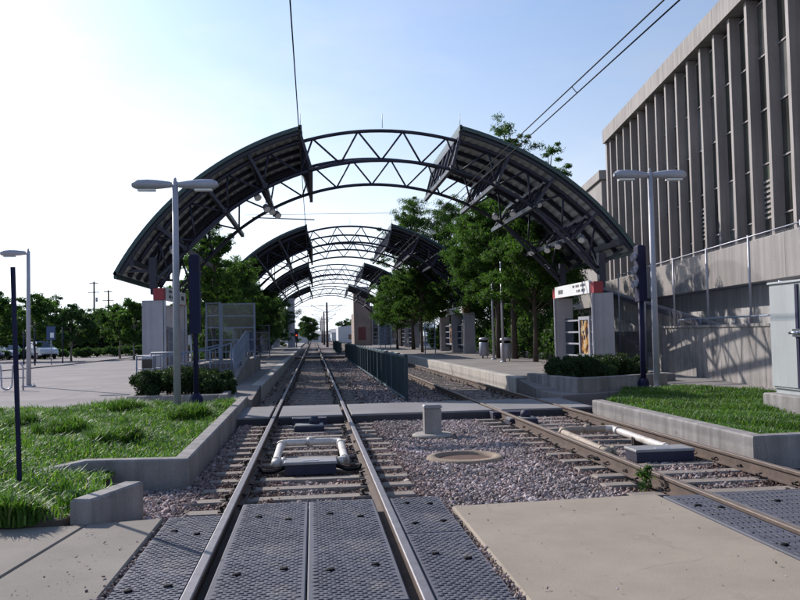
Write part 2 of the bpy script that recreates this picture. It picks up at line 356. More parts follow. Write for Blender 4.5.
# pedestrian crossing between the planters
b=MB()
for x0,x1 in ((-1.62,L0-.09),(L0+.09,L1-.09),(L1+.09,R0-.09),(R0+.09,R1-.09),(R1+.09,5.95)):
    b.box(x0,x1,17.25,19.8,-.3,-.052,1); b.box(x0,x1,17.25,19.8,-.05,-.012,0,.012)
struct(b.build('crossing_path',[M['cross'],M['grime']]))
b=MB()
for x0,x1 in ((-1.62,L0-.09),(L0+.09,L1-.09),(L1+.09,R0-.09),(R0+.09,R1-.09),(R1+.09,5.95)):
    b.box(x0,x1,66,68,-.3,-.012,0,.012)
struct(b.build('far_crossing_path',M['platform']))
# plaza to the left, walk to the right
b=MB(); b.prism([(-1.95,20.9),(-2.0,300),(-14,300),(-16,90),(-16.7,57.2),(-19.5,33),(-26,20),(-26,19.7),(-9,20.3)],-.3,0,0,.01); struct(b.build('plaza',M['plaza']))
b=MB(); b.prism([(6.1,20),(9.5,21.5),(10.3,10),(20,10),(30,300),(10,300),(9,24.5),(6.1,24.5)],-.3,.02,0,.01); struct(b.build('right_walk',M['platform']))
b=MB(); pts=[(-26,19.7),(-19.5,33),(-16.7,57.2),(-16,90),(-14,300)]
for (xa,ya),(xb,yb) in zip(pts,pts[1:]): b.prism([(xa,ya),(xb,yb),(xb-.2,yb),(xa-.2,ya)],-.3,.06)
struct(b.build('road_kerb',M['kerb']))
b=MB(); b.quad((-70,0,-.06),(-19.8,20,-.06),(-17,90,-.06),(-70,110,-.06)); struct(b.build('parking_road',M['plaza']))
# platforms
b=MB()
b.prism([(-1.5,20.6),(-1.5,24),(-2.2,24),(-2.2,20.6)],-.3,[.1,.25,.25,.1],0,0)
b.prism([(-1.5,24.02),(-1.5,105),(-4.7,105),(-4.7,26.9),(-2.5,26.9),(-2.5,24.02)],-.3,.25,0,.02)
struct(b.build('left_platform',M['platform']))
b=MB()
b.prism([(6.0,22.2),(6.6,21.6),(6.6,24.2),(6.0,24.2)],-.3,[.06,.06,.2,.2],0,0)
b.prism([(6.0,24.22),(10.9,24.22),(10.9,105),(6.0,105)],-.3,.25,0,.02)
struct(b.build('right_platform',M['platform']))
b=MB()
for k in range(27): b.box(5.95,6.28,24.25+k*3,24.25+k*3+2.985,-.3,.256,0,.015)
struct(b.build('platform_edge',M['edge']))
b=MB()
for k in range(27): b.box(-1.78,-1.46,24.05+k*3,24.05+k*3+2.985,-.3,.256,0,.015)
struct(b.build('platform_edge',M['edge']))

# ---------------------------------------------------------------- rails and sleepers
def rail(label,X,y0,y1,top):
    prof=[(-.07,-.165),(.07,-.165),(.07,-.15),(.012,-.135),(.010,-.045),(.036,-.035),(.036,-.006),(.028,0),(-.028,0),(-.036,-.006),(-.036,-.035),(-.010,-.045),(-.012,-.135),(-.07,-.15)]
    b=MB(); n=len(prof); vs=[(x,y0,z) for x,z in prof]+[(x,y1,z) for x,z in prof]
    b.v=vs
    for i in range(n):
        j=(i+1)%n; b.face((j,i,n+i,n+j),1 if i in (6,7,8) else 0)
    b.face(tuple(range(n)),0); b.face(tuple(range(2*n-1,n-1,-1)),0)
    o=b.build('rail',[M['rust'],top]); o.location=(X,0,0); tag(o,label,'rail','running rails of the two tracks')
rail('polished steel rail at the far left of the tracks, left rail of the left track',L0,-3,330,M['polish'])
rail('polished steel rail beside the central gravel, right rail of the left track',L1,-3,330,M['polish'])
rail('brown rusty rail beside the central gravel, left rail of the right track',R0,-3,330,M['railtop2'])
rail('brown rusty rail along the right platform edge, right rail of the right track',R1,-3,330,M['railtop2'])
def sleeper(gname,label,half):
    t=root('sleeper',(0,0,-.165),label,'sleeper',gname)
    b=MB(); b.box(-half,half,-.115,.115,-.16,0,0,.018); b.build('beam',M['sleeper'],t)
    for s in (-.75,.75):
        for k in (-1,1):
            c=MB(); c.bar((s+k*.085,-.06,.004),(s+k*.085,.06,.004),.09,.02); x=s+k*.085
            c.tube([(x,-.045,.012),(x+k*.035,-.02,.05),(x-k*.02,.0,.055),(x+k*.035,.03,.05),(x,.05,.012)],.011,6)
            c.build('rail_clip',M['clip'],t)
    return t
for X,lab,g in ((-.07,'weathered grey sleeper under the polished left track','sleepers of the left track'),(4.58,'weathered brown grey sleeper under the rusty right track','sleepers of the right track')):
    s0=None; y=8.75; i=0
    while y<66:
        if 17.0<y<20.0: y+=.62; continue
        rz=rnd.uniform(-.03,.03); loc=(X+rnd.uniform(-.07,.07),y,-.165)
        if s0 is None: s0=sleeper(g,lab,1.25); s0.location=loc; s0.rotation_euler=(0,0,rz)
        else: dup(s0,loc,None,rz)
        y+=.62 if y<20 else .66; i+=1

# rubber crossing panels with raised pads
def panel(label,x0,x1,y0,y1,hatch=False):
    top=M['matdark'] if hatch else M['mat']; prn=random.Random(int(x0*100+y0*37))
    t=root('crossing_panel',((x0+x1)/2,(y0+y1)/2,-.03),label,'crossing panel','rubber crossing panels')
    wx,wy=(x1-x0)/2-.004,(y1-y0)/2-.006
    b=MB(); b.box(-wx,wx,-wy,wy,-.17,0,0,.01); b.build('slab',M['matbase'],t)
    p=MB(); px,py=(.056,.042) if not hatch else (.05,.17)
    nx=int((2*wx-.03)/px); ny=int((2*wy-.03)/py); ox=-nx*px/2; oy=-ny*py/2
    for j in range(ny):
        for i in range(nx):
            cx=ox+(i+.5)*px; cy=oy+(j+.5)*py; sh=(px*.25 if j%2 else -px*.25)
            cx+=sh if not hatch else 0
            if abs(cx)>wx-px*.5: cx=math.copysign(wx-px*.5,cx)
            a,c=(px*.42*prn.uniform(.92,1.04),py*.36*prn.uniform(.9,1.06)); e=.0065*prn.uniform(.55,1.1)
            p.add([(cx-a,cy-c*.2,.001),(cx-a*.4,cy-c,.001),(cx+a,cy-c*.5,.001),(cx+a,cy+c*.2,.001),(cx+a*.4,cy+c,.001),(cx-a,cy+c*.5,.001),
                   (cx-a+.005,cy-c*.15,e),(cx-a*.4,cy-c+.004,e),(cx+a-.005,cy-c*.4,e),(cx+a-.005,cy+c*.15,e),(cx+a*.4,cy+c-.004,e),(cx-a+.005,cy+c*.4,e)],
                  [(6,7,8,9,10,11),(0,1,7,6),(1,2,8,7),(2,3,9,8),(3,4,10,9),(4,5,11,10),(5,0,6,11)])
    k=p
    for sx,sy in ((-.5,-.55),(.45,.5),(-.4,.6),(.5,-.5)):
        k.lathe([(.03,0),(.03,.014),(.016,.017)],10,1,(sx*wx,sy*wy))
    p.build('raised_pad_pattern',[top,M['rubber']],t)
LBL={'lf':'narrow ridged rubber panel between sidewalk and left rail','c1':'ridged rubber panel left of the centre seam inside the left track','c2':'ridged rubber panel right of the centre seam inside the left track','rf':'narrow ridged rubber panel between right rail and tan slab',
     'r1':'dark ridged rubber panel beside the tan slab at the right track','r2':'dark ridged rubber panel inside the right track'}
def rows(key,x0,x1,ys,hatch=False):
    for i,(a,c) in enumerate(zip(ys,ys[1:])): panel(LBL[key]+(', touching gravel' if i==0 else ', nearest row' if i==1 else ', unseen row'),x0,x1,c,a,hatch)
rows('lf',-1.36,L0-.045,(7.95,5.0,2)); rows('c1',L0+.10,-.07,(8.42,5.2,2)); rows('c2',-.07,L1-.10,(8.42,5.2,2)); rows('rf',L1+.045,1.24,(8.42,6.9,3.5))
rows('r1',3.40,R0-.045,(7.95,5.4,2),True); rows('r2',R0+.10,R1-.10,(8.0,5.4,2),True)

# loose ballast stones (stuff)
def stones(name,n,xr,yr,size,z0,seed,skip):
    g=np.random.default_rng(seed)
    phi=(1+5**.5)/2
    iv=np.array([(-1,phi,0),(1,phi,0),(-1,-phi,0),(1,-phi,0),(0,-1,phi),(0,1,phi),(0,-1,-phi),(0,1,-phi),(phi,0,-1),(phi,0,1),(-phi,0,-1),(-phi,0,1)]); iv/=np.linalg.norm(iv[0])
    fc=np.array([(0,11,5),(0,5,1),(0,1,7),(0,7,10),(0,10,11),(1,5,9),(5,11,4),(11,10,2),(10,7,6),(7,1,8),(3,9,4),(3,4,2),(3,2,6),(3,6,8),(3,8,9),(4,9,5),(2,4,11),(6,2,10),(8,6,7),(9,8,1)])
    P=np.column_stack([g.uniform(*xr,n),g.uniform(*yr,n)])
    P=P[skip(P[:,0],P[:,1],g)]; n=len(P)
    s=size*g.lognormal(0,.36,n)
    V=iv[None]*g.uniform(.72,1.2,(n,12,1))*np.stack([np.ones(n),g.uniform(.6,.9,n),g.uniform(.4,.7,n)],1)[:,None]*s[:,None,None]
    q=g.normal(size=(n,4)); q[:,1:3]*=.45; q/=np.linalg.norm(q,axis=1)[:,None]
    w_,x,y,z=q.T
    Rm=np.stack([1-2*(y*y+z*z),2*(x*y-z*w_),2*(x*z+y*w_),2*(x*y+z*w_),1-2*(x*x+z*z),2*(y*z-x*w_),2*(x*z-y*w_),2*(y*z+x*w_),1-2*(x*x+y*y)],1).reshape(n,3,3)
    V=np.einsum('nij,nkj->nki',Rm,V)
    zt=np.where(((P[:,0]>-1.3)&(P[:,0]<1.18))|((P[:,0]>3.35)&(P[:,0]<5.8)),-.018,0)
    V+=np.column_stack([P,z0+zt+g.uniform(-.01,.03,n)+.012*np.sin(P[:,0]*2.1+P[:,1])])[:,None]
    F=(fc[None]+(np.arange(n)*12)[:,None,None]).reshape(-1,3)
    return bulk(name,V.reshape(-1,3),F,M['gravel'])
SY=[]
def near_skip(x,y,g):
    k=np.ones(len(x),bool)
    for a in (L0,L1,R0,R1): k&=np.abs(x-a)>.075
    k&=~((y<7.9)&(x>1.24)&(x<3.4)); k&=~((y<8.45)&(x>-.75)&(x<1.27)); k&=~((y<8.0)&(x<-.75)); k&=~((y<8.1)&(x>3.4))
    k&=~((x<-1.5)&(y>10.25)); k&=~((x<-1.72)&(np.abs(y-8.3)<.6)); k&=~((x<-1.72)&(y<8.9)); k&=~((x>5.8)&(y>10.6))
    k&=~((np.hypot(x-2.13,y-11.8)<.57)|(np.hypot(x-2.04,y-14.5)<.42))
    k&=~((y>17.15)&(y<19.9))
    intrack=((x>-1.3)&(x<1.18))|((x>3.35)&(x<5.8))
    k&=~(intrack&(g.random(len(x))<.18))
    return k
o=stones('gravel',100000,(-2.4,5.9),(7.8,17.2),.0195,-.195,3,near_skip); tag(o,'grey and mauve crushed stone ballast around the near tracks','gravel',kind='stuff')
def gap_skip(x,y,g): return np.ones(len(x),bool)
for nm,nn,xr,yr,zz in (('slab edge',900,(1.215,1.30),(3.2,8.2),-.06),('sidewalk edge',700,(-1.41,-1.345),(3.6,7.95),-.05),('slab top',60,(1.3,3.3),(5,7.8),-.004),('sidewalk top',40,(-2.0,-1.4),(5.5,7.6),-.004)):
    o=stones('grit',nn,xr,yr,.012 if 'edge' in nm else .007,zz,11,gap_skip); tag(o,'loose dark grit and pebbles along the '+nm,'grit',kind='stuff')
def far_skip(x,y,g):
    k=near_skip(x,y,g); k&=(g.random(len(x))<np.clip(28/y,0,1)); return k
o=stones('gravel',26000,(-1.45,5.9),(19.9,62),.034,-.19,4,far_skip); tag(o,'grey crushed stone ballast between the platforms','gravel',kind='stuff')

# ---------------------------------------------------------------- planters, grass
def wallrun(b,pts,w,z0,z1,bev=.02):
    """a wall of constant width along a polyline"""
    P=[Vector(p) for p in pts]; n=len(P); Lf=[];Rt=[]
    for i in range(n):
        d1=(P[i]-P[i-1]).normalized() if i>0 else None; d2=(P[i+1]-P[i]).normalized() if i<n-1 else None
        d1=d1 or d2; d2=d2 or d1
        n1=Vector((-d1.y,d1.x)); n2=Vector((-d2.y,d2.x)); m=(n1+n2); m=m/m.dot(n1)
        Lf.append(P[i]+m*w/2); Rt.append(P[i]-m*w/2)
    poly=[tuple(p) for p in Rt]+[tuple(p) for p in reversed(Lf)]
    if hasattr(z1,'__len__'): z1=list(z1)+list(reversed(z1))
    b.prism(poly,z0,z1,0,bev)
def grass(name,poly,n,h,z0,mat_,seed,clump=.25,lean=.5):
    g=np.random.default_rng(seed); P=np.array(poly); lo=P.min(0); hi=P.max(0)
    nc=max(8,int(n/35)); C=g.uniform(lo,hi,(nc*3,2)); C=C[:nc*3]
    pts=C[g.integers(0,len(C),n*2)]+g.normal(0,clump,(n*2,2)); 
    m=n//2; pts[:m]=g.uniform(lo,hi,(m,2))
    ins=np.zeros(len(pts),bool); x,y=pts.T
    for i in range(len(P)):
        (x1,y1),(x2,y2)=P[i-1],P[i]
        c=((y1>y)!=(y2>y)); xi=(x2-x1)*(y-y1)/(y2-y1+1e-12)+x1; ins^=c&(x<xi)
    pts=pts[ins][:n] if ins.sum()<=n else pts[ins][g.permutation(int(ins.sum()))[:n]]
    n=len(pts); patch=.55+.75*(np.sin(pts[:,0]*1.9+1+.6*np.sin(pts[:,1]*1.1))*np.cos(pts[:,1]*1.45)+1)/2+.28*np.sin(pts[:,0]*4.1+pts[:,1]*3.3)
    H=h*g.uniform(.55,1.25,n)*patch; a=g.uniform(0,2*PI,n); d=np.column_stack([np.cos(a),np.sin(a)]); s=np.column_stack([-d[:,1],d[:,0]])
    L=H*g.uniform(.3,1.3,n)*lean; wd=g.uniform(.005,.010,n)
    base=np.column_stack([pts,np.full(n,z0)])
    def pt(t,k,up): 
        q=base.copy(); q[:,:2]+=d*(L*t)[:,None]+s*(wd*k)[:,None]; q[:,2]+=H*up; return q
    V=np.stack([pt(0,-1,0),pt(0,1,0),pt(.35,1,.6),pt(.35,-1,.6),pt(1,.15,1-.25*lean*0+0),pt(1,-.15,1.0)],1)
    V[:,4:,2]-=(L*.35)[:,None]
    F=np.concatenate([np.array([[0,1,2,3]])+np.arange(n)[:,None]*6,np.array([[3,2,4,5]])+np.arange(n)[:,None]*6])
    return bulk(name,V.reshape(-1,3),F,mat_)
b=MB(); wallrun(b,[(-1.72,20.8),(-1.6,10.3),(-2.75,10.42),(-3.25,10.15)],.2,-.3,[.17,.19,.19,.12])
tag(b.build('planter_wall',M['wallc']),'long L shaped concrete planter wall beside the left track','planter wall')
b=MB(); wallrun(b,[(-1.86,8.85),(-2.1,7.78)],.2,-.3,[.17,.2])
tag(b.build('planter_wall',M['wallc']),'short concrete kerb block at the sidewalk corner of the grass','planter wall')
GL=[(-1.85,20.6),(-1.75,10.55),(-2.38,10.3),(-2.35,9.1),(-2.05,8.8),(-2.2,7.85),(-2.5,7.62),(-13,7.6),(-13,19.9)]
b=MB(); b.prism([(-1.82,20.7),(-9,20.2),(-14,19.8),(-14,7.62),(-2.25,7.75),(-2.1,8.7),(-2.42,9.1),(-2.45,10.35),(-1.75,10.4)],-.3,.03); struct(b.build('left_bed_soil',M['dirt']))
tag(grass('grass',GL,95000,.125,.02,M['grass'],5),'bright green grass bed left of the track','grass',kind='stuff')
tag(grass('long_grass',GL,50000,.185,.02,M['grassd'],15,.16,.8),'long dark arching grass lumps within the left bed','grass',kind='stuff')
# broader leaved clumps at the corner of the bed
def tuft(label,x,y,z,n,h,seed,m):
    a=[(x+.22*math.cos(t),y+.22*math.sin(t)) for t in np.linspace(0,2*PI,9)[:-1]]
    o=grass('grass_tuft',a,n,h,z,m,seed,.09,.6); tag(o,label,'grass tuft')
for i,(x,y,r_) in enumerate([(-7.6,18.6,.55),(-6.6,18.9,.5),(-8.6,17.2,.6),(-5.6,16.2,.45),(-4.3,14.6,.45),(-6.9,15.2,.5),(-3.0,13.0,.4),(-2.4,16.5,.4),(-4.0,18.8,.5)]):
    a=[(x+r_*math.cos(t),y+r_*.8*math.sin(t)) for t in np.linspace(0,2*PI,11)[:-1]]
    o=grass('grass_tuft',a,1500,.24+.1*r_,.02,M['grassd'],60+i,.2,.6); tag(o,'dark mounded clump of long grass within the left bed','grass tuft','dark grass mounds in the left bed')
tuft('big arching clump of grass spilling onto the sidewalk corner',-2.65,7.85,0,1100,.22,51,M['grassd'])
tuft('shaggy clump of grass next to the short kerb block',-2.25,8.35,.02,500,.22,52,M['grass'])
b=MB(); wallrun(b,[(5.98,17.15),(5.95,10.75),(11,10.9)],.24,-.3,[.14,.15,.17])
tag(b.build('planter_wall',M['wallc']),'concrete planter wall along the right track turning right','planter wall')
GR=[(6.12,17.1),(6.1,10.9),(10.9,11.05),(10.9,20),(9.4,21.6),(8.2,21.3)]
b=MB(); b.prism([(6.05,17.1),(6.05,10.85),(10.9,11),(10.9,20),(9.4,21.6),(8.2,21.3)],-.3,.03); struct(b.build('right_bed_soil',M['dirt']))
tag(grass('grass',GR,52000,.125,.02,M['grassd'],6,.12,.8),'deep green grass bed right of the tracks','grass',kind='stuff')


# ---------------------------------------------------------------- foliage
def leaf_cards(centres,radii,per,size,seed,aspect=.36,flat=.0,shell=.25):
    g=np.random.default_rng(seed); C=np.repeat(np.array(centres),per,0); Rr=np.repeat(np.array(radii),per,0); n=len(C)
    if Rr.ndim==1: Rr=np.stack([Rr,Rr,Rr*.75],1)
    d=g.normal(size=(n,3)); d/=np.linalg.norm(d,axis=1)[:,None]
    if True: rr=shell+(1-shell)*g.random(n); rr=np.where(g.random(n)<.35,g.random(n)**.5,rr)*g.uniform(.8,1.18,n); P=C+d*Rr*rr[:,None]
    t=g.normal(size=(n,3)); t[:,2]-=.35; t/=np.linalg.norm(t,axis=1)[:,None]
    nrm=g.normal(size=(n,3)); nrm[:,2]+=flat; b_=np.cross(nrm,t); b_/=np.linalg.norm(b_,axis=1)[:,None]+1e-9
    s=size*g.uniform(.6,1.35,n)
    T=t*s[:,None]*1.15; B=b_*(s*aspect)[:,None]; up=np.cross(t,b_)*(s*.18)[:,None]
    V=np.stack([P-T*.5,P+B*.5+up,P+T*.6,P-B*.5+up],1).reshape(-1,3)
    F=np.arange(n*4).reshape(n,4); return V,F
def tree(name,label,x,y,z,h,rad,base,seed,per=90,ncl=120,leaf=.17,m='leaf',group=None,lobes=1.0,bark='bark',top=.6):
    """trunk, limbs reaching into the crown, and a crown of many small loose sprays"""
    rn=random.Random(seed); t=root(name,(x,y,z),label,'tree',group,0)
    cl=[];rd=[]; hh=h-base
    # a few leading boughs, each carrying sprays along its length
    nb=max(9,ncl//9); boughs=[]
    for i in range(nb):
        f_=(i+.5)/nb; ang=i*2.4+rn.uniform(-.5,.5)
        reach=rad*(math.sin(PI*min(1,.22+.74*f_))**.8)*(1-.3*f_*top)*rn.uniform(.7,1.12)
        zs=base+hh*f_*.78-.2; ze=base+hh*(.10+.88*f_)+rn.uniform(-.15,.25)
        boughs.append((Vector((0,0,zs)),Vector((reach*math.cos(ang),reach*math.sin(ang),ze))))
    for i in range(ncl):
        p,q=boughs[i%nb]; k=rn.uniform(.25,1.03)**.7
        c=p.lerp(q,k)+Vector((rn.gauss(0,.15),rn.gauss(0,.15),rn.gauss(0,.09)))*rad*.9
        c.z=max(c.z,base-.1); cl.append(tuple(c)); r0=rn.uniform(.15,.40)*(rad/2.3)*lobes; rd.append((r0*1.25,r0*1.25,r0*.75))
    V,F=leaf_cards(cl,rd,per,leaf,seed)
    bulk('crown',V,F,M[m],t)
    b=MB(); r0=.03*h**.8*.5+.03
    b.tube([(0,0,-.05),(rn.uniform(-.05,.05),0,base*.5),(rn.uniform(-.08,.08),rn.uniform(-.08,.08),base),(rn.uniform(-.12,.12),rn.uniform(-.12,.12),base+hh*.5),(0,0,base+hh*.92)],[r0*1.25,r0,r0*.9,r0*.55,r0*.12],8)
    for p,q in boughs:
        b.tube([(0,0,max(base*.85,p.z-.3)),tuple(p.lerp(q,.5)+Vector((0,0,.05))),tuple(q)],[r0*.4,r0*.24,r0*.06],5,caps=False)
    b.build('trunk',M[bark],t); return t
def shrub(label,x,y,z,rx,ry,h,seed,group,n=26,per=150,leaf=.11,m='shrub'):
    rn=random.Random(seed); t=root('shrub',(x,y,z),label,'shrub',group)
    cl=[];rd=[]
    for i in range(n):
        a=rn.uniform(0,2*PI); q=rn.random()**.5
        zz=h*(.25+.55*rn.random())*(1-.25*q*q); cl.append((rx*q*math.cos(a)*.8,ry*q*math.sin(a)*.8,zz)); k=rn.uniform(.5,.9)
        rd.append((rx*.36*k,ry*.36*k,h*.3*k))
    V,F=leaf_cards(cl,rd,per,leaf,seed,.55,0,.4); bulk('foliage',V,F,M[m],t)
    b=MB()
    for i in range(7):
        cx,cy,cz=cl[i]; b.tube([(cx*.2,cy*.2,0),(cx*.6,cy*.6,cz*.6),(cx,cy,cz)],[.022,.015,.006],5,caps=False)
    b.build('stem',M['bark'],t)
t=root('weed',(3.66,9.0,-.19),'small leafy weed growing beside the rusty rail','weed')
V,F=leaf_cards([(0,0,.08),(.03,.02,.16),(-.04,.01,.2),(.02,-.02,.25)],[.09,.08,.07,.05],60,.05,77); bulk('foliage',V,F,M['leaf'],t)
# trees on the right platform
TR='leafy trees along the right platform'
for i,(x,y,h,rad,base,lab,per,ncl) in enumerate([
    (9.9,36.4,7.4,2.4,2.9,'green feathery tree just behind the nearest sign portal',75,230),
    (10.1,41,12.3,1.9,4.2,'tallest tree whose sparse top shows above the right canopy',32,170),
    (12.1,41,10.9,1.6,3.8,'slim tree whose tip peeks over the right canopy edge',36,120),
    (9.6,42.5,8.8,2.6,3.5,'broad green tree beside the two litter bins',75,270),
    (10.6,47,9.4,2.5,4.2,'bright green tree in front of the second sign portal',75,270),
    (12.4,46,9.4,3.2,2.4,'dark green tree standing behind the litter bins',70,240),
    (7.9,60,6.3,2.2,2.9,'short leafy tree below the right wing of the second canopy',75,200),
    (11.7,51.5,8.6,2.5,3.4,'green tree at the back of the second sign portal',75,240),
    (12.9,57,10,3.4,2.0,'wide tree beyond the second sign portal',70,250),
    (8.7,72,13.4,2.7,2.8,'tall pointed tree rising above the second canopy',65,300),
    (11.6,69,12.8,3.1,2.6,'tall tree right of the pointed tree above the second canopy',65,320),
    (7.6,75,7.2,2.4,2.4,'green tree just before the third canopy',65,200),
    (12.3,53,8.0,3.0,2.4,'low branched tree behind the second portal piers',70,220),
    (9.8,92,8.5,3.2,2.2,'green tree beside the far end of the right platform',60,190),
    (12.6,80,8.5,3.6,1.6,'dense tree beyond the third sign portal',60,190),
    ]): tree('platform_tree',lab,x,y,.2,h,rad*1.08,base-.35,100+i,int(per*2.5),int(ncl*1.25),.125,'leaf',TR,bark='bark')
TLg='leafy trees along the left platform'
for i,(x,y,h,rad,base,lab) in enumerate([
    (-4.4,37.8,6.8,1.9,2.2,'open crowned tree nearest the left canopy leg'),
    (-5.2,42,6.0,2.0,1.9,'green tree just behind the glass windscreen'),
    (-4.3,49,5.8,2.1,1.9,'low spreading tree under the second canopy on the left'),
    (-5.4,55,5.8,2.3,1.8,'dense green tree beside the left second portal'),
    (-4.2,63,5.0,2.3,1.6,'dark green tree farther along the left platform'),
    (-4.6,73,5.6,2.7,1.4,'dark green tree near the far left platform end'),
    (-4.4,84,6.0,2.9,1.2,'shaded tree before the tall pylon'),
    (-4.9,95,6.6,3.0,1.0,'last shaded tree on the left before the tall pylon'),
    ]): tree('platform_tree',lab,x,y,.2,h,rad,base,130+i,150,190 if i else 150,.12,'leaf' if i<4 else 'leafd',TLg)
# trees over by the parking, far left
TF='trees around the parking area'
for i,(x,y,h,rad,base,lab,m) in enumerate([
    (-27.8,76,5.9,2.8,1.5,'leafy tree behind the far single lamp post','leaf'),
    (-24.0,75,5.8,2.9,1.5,'rounded tree standing over the parked minivan','leaf'),
    (-31.5,78,5.0,2.6,1.5,'small tree at the far left edge over the blue car','leafd'),
    (-20.4,73,4.6,2.4,1.4,'tree at the kerb right of the minivan','leafd'),
    (-14.8,71,5.0,1.9,1.5,'round crowned street tree left of the near left portal','leaf'),
    (-16.6,74,4.6,1.9,1.5,'street tree with slim pale trunk past the kerb','leaf'),
    (-13.0,78,4.9,2.0,1.5,'street tree half hidden by the left portal','leafd'),
    (-21,98,6.0,3.6,1,'distant dark tree between the parking trees','leafd'),
    (-32,105,7.4,4,1,'distant dark tree behind the blue car','leafd'),
    (-40,110,7.0,4,1,'distant dark tree beyond the left edge','leafd'),
    (-12.5,104,6.0,3.4,1,'distant tree behind the left portal piers','leafd'),
    (-8.8,96,6.4,3,.8,'dark tree behind the left platform railings','leafd'),
    (-8.8,60,4.8,2.3,1.4,'shady tree behind the raised block railings','leafd'),
    (-26.5,112,6.2,4,.8,'dark tree filling the gap below the utility poles','leafd'),
    (-16.5,100,5.6,3.4,.8,'dark tree beyond the pale trunked street trees','leafd'),
    (-36,98,6.2,3.6,.8,'dark tree over the silver sedan','leafd'),
    (-8.6,76,5.5,2.8,1.0,'shady tree deep behind the left windscreen','leafd'),
    (-8.2,110,7.2,3.6,.6,'dark tree behind the left end of the third canopy','leafd'),
    ]): tree('street_tree',lab,x,y,-.05,h,rad,base,160+i,80,130,.24,m,TF,bark='barkp')
tree('round_tree','dark ball shaped tree at the end of the line',-1.0,170,-.1,5.6,2.6,1.2,190,120,120,.3,'leafd',top=.2,lobes=1.5)
for i in range(16):
    tree('distant_tree','tree in the distant wooded belt behind the parking',-75+i*4.6,132+(i*37%11),-.3,6.5+(i*29%7)*.25,4.2,.3,400+i,60,90,.42,'leafd','distant wooded belt behind the parking')
HB='hedge bushes behind the parking'
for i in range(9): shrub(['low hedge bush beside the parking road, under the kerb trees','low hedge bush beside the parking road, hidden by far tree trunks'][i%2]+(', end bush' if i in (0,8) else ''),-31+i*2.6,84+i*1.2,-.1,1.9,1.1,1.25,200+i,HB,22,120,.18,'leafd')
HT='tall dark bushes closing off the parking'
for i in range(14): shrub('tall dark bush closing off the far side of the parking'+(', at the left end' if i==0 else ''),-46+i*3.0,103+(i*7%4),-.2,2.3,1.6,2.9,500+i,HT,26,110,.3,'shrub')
# shrubs in the two boxed planters
SL='clipped dark shrubs in the left box'
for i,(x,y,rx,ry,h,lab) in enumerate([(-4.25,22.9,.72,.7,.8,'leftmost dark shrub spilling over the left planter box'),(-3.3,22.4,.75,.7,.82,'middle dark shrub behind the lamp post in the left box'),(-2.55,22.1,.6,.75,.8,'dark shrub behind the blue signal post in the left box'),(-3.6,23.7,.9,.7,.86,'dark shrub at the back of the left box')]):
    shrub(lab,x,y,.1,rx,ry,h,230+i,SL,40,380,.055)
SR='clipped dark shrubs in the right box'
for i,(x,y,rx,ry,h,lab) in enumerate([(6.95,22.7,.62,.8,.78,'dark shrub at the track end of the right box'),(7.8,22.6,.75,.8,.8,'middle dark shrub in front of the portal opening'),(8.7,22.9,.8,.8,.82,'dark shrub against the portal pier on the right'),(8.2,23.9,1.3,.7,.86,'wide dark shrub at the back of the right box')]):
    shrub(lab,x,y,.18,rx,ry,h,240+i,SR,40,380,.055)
HR='tall dark hedge bushes behind the litter bins'
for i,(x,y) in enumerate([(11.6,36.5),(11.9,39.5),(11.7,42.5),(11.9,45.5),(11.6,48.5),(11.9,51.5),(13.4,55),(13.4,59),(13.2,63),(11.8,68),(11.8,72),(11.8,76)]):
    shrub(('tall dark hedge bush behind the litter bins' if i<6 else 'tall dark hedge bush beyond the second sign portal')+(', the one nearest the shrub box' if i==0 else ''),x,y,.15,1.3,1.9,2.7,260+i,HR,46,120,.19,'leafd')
HL='dark hedge bushes behind the left platform'
for i,(x,y) in enumerate([(-5.6,46),(-5.7,50),(-5.8,60),(-5.8,68),(-5.8,78)]):
    shrub('dark hedge bush under the left platform trees'+(', first of the row' if i==0 else ''),x,y,.0,1.0,2.1,2.4,280+i,HL,40,110,.19,'leafd')
t=root('planter_box',(0,0,0),'low concrete planter box holding shrubs by the left platform','planter box')
b=MB(); wallrun(b,[(-2.28,24.6),(-2.2,20.95),(-4.75,22.3),(-4.9,24.6)],.18,-.25,[.3,.24,.16,.2]); b.build('box_wall',M['wallc'],t)
b=MB(); b.prism([(-2.35,24.5),(-4.75,24.5),(-4.65,22.4),(-2.3,21.2)],-.2,.08); b.build('soil',M['dirt'],t)
t=root('planter_box',(0,0,0),'concrete planter box with dark shrubs by the right platform','planter box')
b=MB(); wallrun(b,[(6.32,23.9),(6.75,20.75),(9.5,21.9),(9.8,24.9)],.2,-.25,.40); b.build('box_wall',M['wallc'],t)
b=MB(); b.prism([(6.5,23.9),(6.85,20.95),(9.4,22.0),(9.7,24.9)],-.2,.22); b.build('soil',M['dirt'],t)

